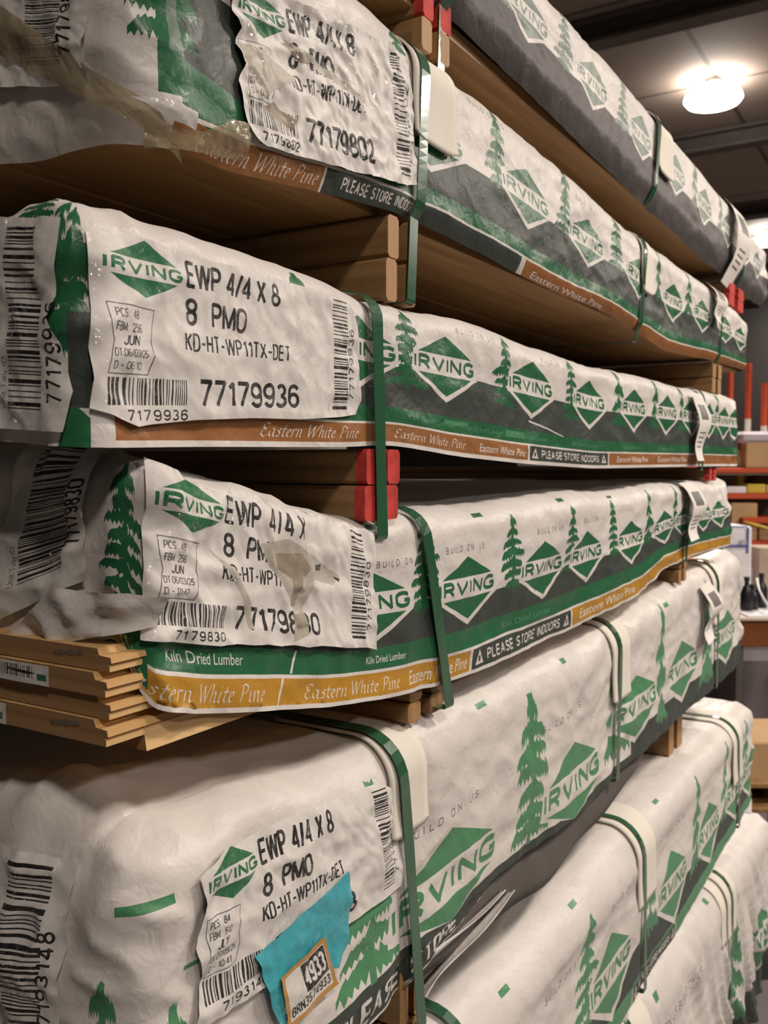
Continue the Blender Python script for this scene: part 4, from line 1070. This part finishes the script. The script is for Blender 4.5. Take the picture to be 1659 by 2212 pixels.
# rack with orange beams
ZB = 6.0
o = empty('storage_rack', at_depth(1650, 1100, ZB)); o.location.z = 0; tag(o, 'orange storage rack with loaded shelves at the far end of the aisle', 'rack')
for (y0, y1) in ((1011, 1022), (1066, 1078), (1168, 1183), (1290, 1300)):
    mb = MB(); fbox(mb, 1500, y0, 1790, y1, ZB, .05); fbox(mb, 1500, y0, 1790, y1, ZB+.75, .05); mb.build('beam', rackm, o)
    mb = MB(); fbox(mb, 1500, y0+1, 1790, y0+4, ZB+.05, .70, 0, 0); mb.build('shelf_panel', plain('shelf_board', (.30, .22, .15), .8), o)
for px in (1498, 1786):
    for dz in (0, .75):
        mb = MB(); x, f, z = loc(px, 700, ZB+dz); mb.box((x-.035, f, -CZ), (x+.035, f+.05, z), 0, .004, AX, ORG); mb.build('upright', rackm, o)
one('backing_sheet', 'dark brown sheet closing the back of the orange rack', 'panel', plain('dark_backing', (.05, .028, .016), .8), 1500, 1024, 1788, 1290, ZB+.82, .02)
# red and white posts standing on the top shelf
for px, y0, ys, lb in ((1579, 770, 905, 'red post rising just past the far end of the wrapped bundles, the one partly hidden'), (1618, 785, 905, 'red post with a white lower end, the middle one behind the cartons'), (1652, 828, 920, 'red post with a white lower end, shortest and nearest the edge of the picture')):
    dep = ZB+.42; o = empty('marker_post', at_depth(px, 1012, dep)); tag(o, lb, 'post', 'red and white posts behind the cartons')
    x, f, z1 = loc(px, y0, dep); zs_ = loc(px, ys, dep)[2]; zb_ = loc(px, 1011.5, dep)[2]; r_ = 6.5*dep/FPX
    for nm, za, zc, mt in (('red_sleeve', zs_, z1, rackm), ('white_base', zb_, zs_, postw)):
        mb = MB(); mb.tube([ORG+Rt*x+FH*f+Vector((0, 0, q)) for q in (za, zc)], r_, 14); mb.build(nm, mt, o, smooth=False)
o = one('carton', 'long tan carton under lilac film on the top rack shelf', 'carton', kraft, 1612, 956, 1760, 1011, ZB+.04, .34, 'cartons on the rack')
mb = MB(); fbox(mb, 1600, 932, 1770, 957, ZB+.03, .36, 0, .02); mb.build('film_cover', lilac, o)
mb = MB(); x, f, z = loc(1585, 1011, ZB+.2)
V, F = [], []
for k, (zz, rr) in enumerate(((0, .075), (.05, .085), (.10, .07), (.14, .05), (.16, .06))):
    for a in range(14):
        g = a/14*2*math.pi; q = rr*(1+.16*math.sin(a*2.4+k)); V.append(ORG+Rt*(x+q*math.cos(g))+FH*(f+q*math.sin(g))+Vector((0, 0, z+zz)))
F = [(k*14+a, k*14+(a+1) % 14, (k+1)*14+(a+1) % 14, (k+1)*14+a) for k in range(4) for a in range(14)]+[tuple(range(13, -1, -1)), tuple(range(56, 70))]
mb.add(V, F); tag(mb.build('paper_sack', kraft_d, smooth=True), 'crumpled brown paper sack beside the lilac-covered carton on the rack', 'sack')
mb = MB(); c_ = loc(1597, 962, ZB+.2); pts = [ORG+Rt*(c_[0]+d)+FH*(c_[1]+.0)+Vector((0, 0, c_[2])) for d in (-.045, -.04, .04, .045)]
mb.tube(pts, [.015, .022, .022, .015], 14); tag(mb.build('white_roll', whitep, smooth=True), 'bright white roll resting on the brown paper sack', 'roll')
one('yellow_block', 'small upright yellow block on the second rack shelf', 'block', yel, 1594, 1026, 1608, 1066, ZB+.2, .12)
one('white_packet', 'flat white packet lying on the second rack shelf', 'packet', whitep, 1570, 1051, 1613, 1066, ZB+.03, .16)
one('yellow_carton', 'cream yellow carton beside the white packet on the second rack shelf', 'carton', yel, 1614, 1046, 1655, 1066, ZB+.03, .25, 'cartons on the rack')
one('yellow_carton', 'cream yellow carton cut by the edge of the picture on the second rack shelf', 'carton', plain('cream_card', (.66, .55, .36), .7), 1657, 1048, 1720, 1066, ZB+.03, .25, 'cartons on the rack')
one('brown_bundle', 'dull brown bundle lying behind the yellow cartons on the second rack shelf', 'bundle', kraft_d, 1630, 1028, 1700, 1066, ZB+.32, .2, c=.03)
one('carton', 'square tan carton on the lower rack shelf above the white and blue package', 'carton', kraft, 1580, 1086, 1637, 1168, ZB+.03, .4, 'cartons on the rack')
one('red_tray', 'flat red tray on top of stacked trays on the lower rack shelf', 'tray', rackm, 1604, 1118, 1720, 1131, ZB-.02, .35)
one('tan_tray', 'dark tan tray carrying the red tray on the lower rack shelf', 'tray', kraft_d, 1640, 1131, 1722, 1168, ZB+.06, .3)
mb = MB(); mb.tube([at_depth(1606, 1128, ZB-.05), at_depth(1632, 1134, ZB-.07), at_depth(1660, 1142, ZB-.06), at_depth(1720, 1160, ZB-.05)], .010, 8); tag(mb.build('yellow_hose', yel, smooth=True), 'yellow hose hanging across the front of the red tray', 'hose')
# work table
ZT = 4.8
o = empty('work_table', at_depth(1680, 1400, ZT)); o.location.z = 0; tag(o, 'work table with a reddish brown front at the far end of the aisle', 'table')
mb = MB(); fbox(mb, 1590, 1334, 1800, 1342, ZT-.02, .75); mb.build('table_top', plain('pale_table_top', (.60, .50, .40), .6), o)
mb = MB(); fbox(mb, 1594, 1342, 1796, 1398, ZT, .03); mb.build('apron', woodd, o)
for px in (1600, 1788):
    for dz in (.01, .66):
        mb = MB(); x, f, z = loc(px, 1342, ZT+dz); mb.box((x-.02, f, -CZ), (x+.02, f+.04, z), 0, .003, AX, ORG); mb.build('leg', steel, o)
zt_ = loc(1650, 1334, ZT)[2]
def on_table(name, label, cat, mat, px0, py0, px1, dz, th, group=None, c=.004):
    x0, f, z1 = loc(px0, py0, ZT+dz); x1 = loc(px1, py0, ZT+dz)[0]; mb = MB(); mb.box((x0, f, zt_+.0005), (x1, f+th, z1), 0, c, AX, ORG)
    return tag(mb.build(name, mat), label, cat, group)
o = on_table('wrapped_package', 'big white package with blue edge lines, standing on the work table', 'package', whitep, 1530, 1137, 1626, .42, .28, c=.012)
def fstrip(px0, py0, px1, py1, dz, nm, mt, par):
    mb = MB(); fbox(mb, px0, py0, px1, py1, ZT+dz, .004, 0, 0); mb.build(nm, mt, par)
fstrip(1566, 1136.5, 1614, 1139.5, .414, 'blue_line', bluep, o); fstrip(1614, 1139, 1618, 1195, .414, 'blue_line', bluep, o); fstrip(1530, 1177, 1614, 1181, .414, 'blue_line', bluep, o)
fstrip(1600, 1166, 1613, 1177, .414, 'grey_panel', lilac, o); fstrip(1534, 1172, 1545, 1177, .414, 'orange_patch', M['orange'], o)
on_table('tan_bin', 'pale tan bin behind the black bottles on the work table', 'bin', tanm, 1640, 1183, 1720, .52, .2)
on_table('lilac_tray', 'lilac tray behind the black bottles on the work table', 'tray', lilac, 1622, 1228, 1639, .60, .1)
def bottle(px, py, dz, lab):
    x, f, z1 = loc(px, py, ZT+dz); h = z1-zt_; mb = MB()
    pr = [(.001, 0), (.030, 0), (.032, .02*h), (.032, .55*h), (.024, .68*h), (.012, .76*h), (.012, .9*h), (.015, .9*h), (.015, h), (.001, h)]; n = 16
    V = [ORG+Rt*(x+a*math.cos(2*math.pi*k/n))+FH*(f+.04+a*math.sin(2*math.pi*k/n))+Vector((0, 0, zt_+.0005+b)) for a, b in pr for k in range(n)]
    mb.add(V, [(a*n+k, a*n+(k+1) % n, (a+1)*n+(k+1) % n, (a+1)*n+k) for a in range(len(pr)-1) for k in range(n)])
    return tag(mb.build('bottle', dark, smooth=True), lab, 'bottle', 'black bottles on the work table')
bottle(1620, 1248, .12, 'tall black bottle on the work table, closest to the wrapped bundles'); bottle(1632, 1264, .16, 'shorter black bottle on the work table, second from the wrapped bundles'); bottle(1652, 1240, .22, 'black bottle on the work table cut by the edge of the picture')
mb = MB(); mb.tube([at_depth(1635, 1250, ZT+.2), at_depth(1640, 1275, ZT+.12), at_depth(1650, 1295, ZT+.06), at_depth(1666, 1316, ZT+.05)], .006, 8); tag(mb.build('cable', whitep, smooth=True), 'pale cable looping down in front of the black bottles', 'cable')
x0, f, _ = loc(1616, 1334, ZT-.01); x1 = loc(1740, 1334, ZT)[0]; mb = MB(); mb.box((x0, f, zt_+.0005), (x1, f+.30, zt_+.012), 0, .002, AX, ORG); tag(mb.build('paper_stack', whitep), 'low stack of white paper at the front of the work table', 'paper')
# low things past the lower bundles
o = empty('pallet', at_depth(1690, 1700, 3.4)); o.location.z = 0; tag(o, 'dark wooden pallet standing on edge boards under the tan carton, past the lower bundles', 'pallet')
for py0, py1 in ((1692, 1704), (1745, 1756)):
    mb = MB(); fbox(mb, 1598, py0, 1790, py1, 3.5, .5); mb.build('deck_board', M['pine_dull'], o)
for px in (1605, 1690, 1775):
    mb = MB(); fbox(mb, px-12, 1704, px+12, 1745, 3.52, .46); mb.build('block', M['pine_dull'], o)
for px in (1605, 1775):
    mb = MB(); x, f, z = loc(px, 1756, 3.53); mb.box((x-.03, f, -CZ), (x+.03, f+.42, z), 0, .003, AX, ORG); mb.build('skid', M['pine_dull'], o)
one('carton', 'tan carton on the dark pallet past the lower bundles', 'carton', kraft, 1606, 1604, 1770, 1691.5, 3.54, .34)
x0, f, z1 = loc(1590, 1410, 5.7); x1 = loc(1800, 1410, 5.7)[0]; mb = MB(); mb.box((x0, f, -CZ), (x1, f+.8, z1), 0, .05, AX, ORG); tag(mb.build('grey_cover', greyc), 'low grey covered pile on the floor beyond the work table', 'pile')
o = empty('white_jug', at_depth(1604, 1746, 3.2)); tag(o, 'white plastic jug standing behind the lowest bundle', 'jug')
x, f, z = loc(1604, 1790, 3.2)
n = 18; pr = [(.001, 0), (.026, 0), (.028, .01), (.028, .10), (.024, .12), (.012, .135), (.012, .15), (.001, .15)]; mb = MB()
mb.add([ORG+Rt*(x+a*math.cos(2*math.pi*k/n))+FH*(f+a*math.sin(2*math.pi*k/n))+Vector((0, 0, z+b)) for a, b in pr for k in range(n)], [(a*n+k, a*n+(k+1) % n, (a+1)*n+(k+1) % n, (a+1)*n+k) for a in range(len(pr)-1) for k in range(n)])
mb.build('body', whitep, o, smooth=True)
mb = MB(); mb.tube([ORG+Rt*x+FH*f+Vector((0, 0, z+.148)), ORG+Rt*x+FH*f+Vector((0, 0, z+.165))], .014, 14); mb.build('cap', whitep, o)
mb = MB(); zf = z; mb.box((x-.05, f-.05, -CZ), (x+.09, f+.07, z-.0005), 0, .006, AX, ORG); tag(mb.build('crate', plain('brown_crate', (.16, .085, .04), .8)), 'dark brown crate carrying the white jug behind the lowest bundle', 'crate')
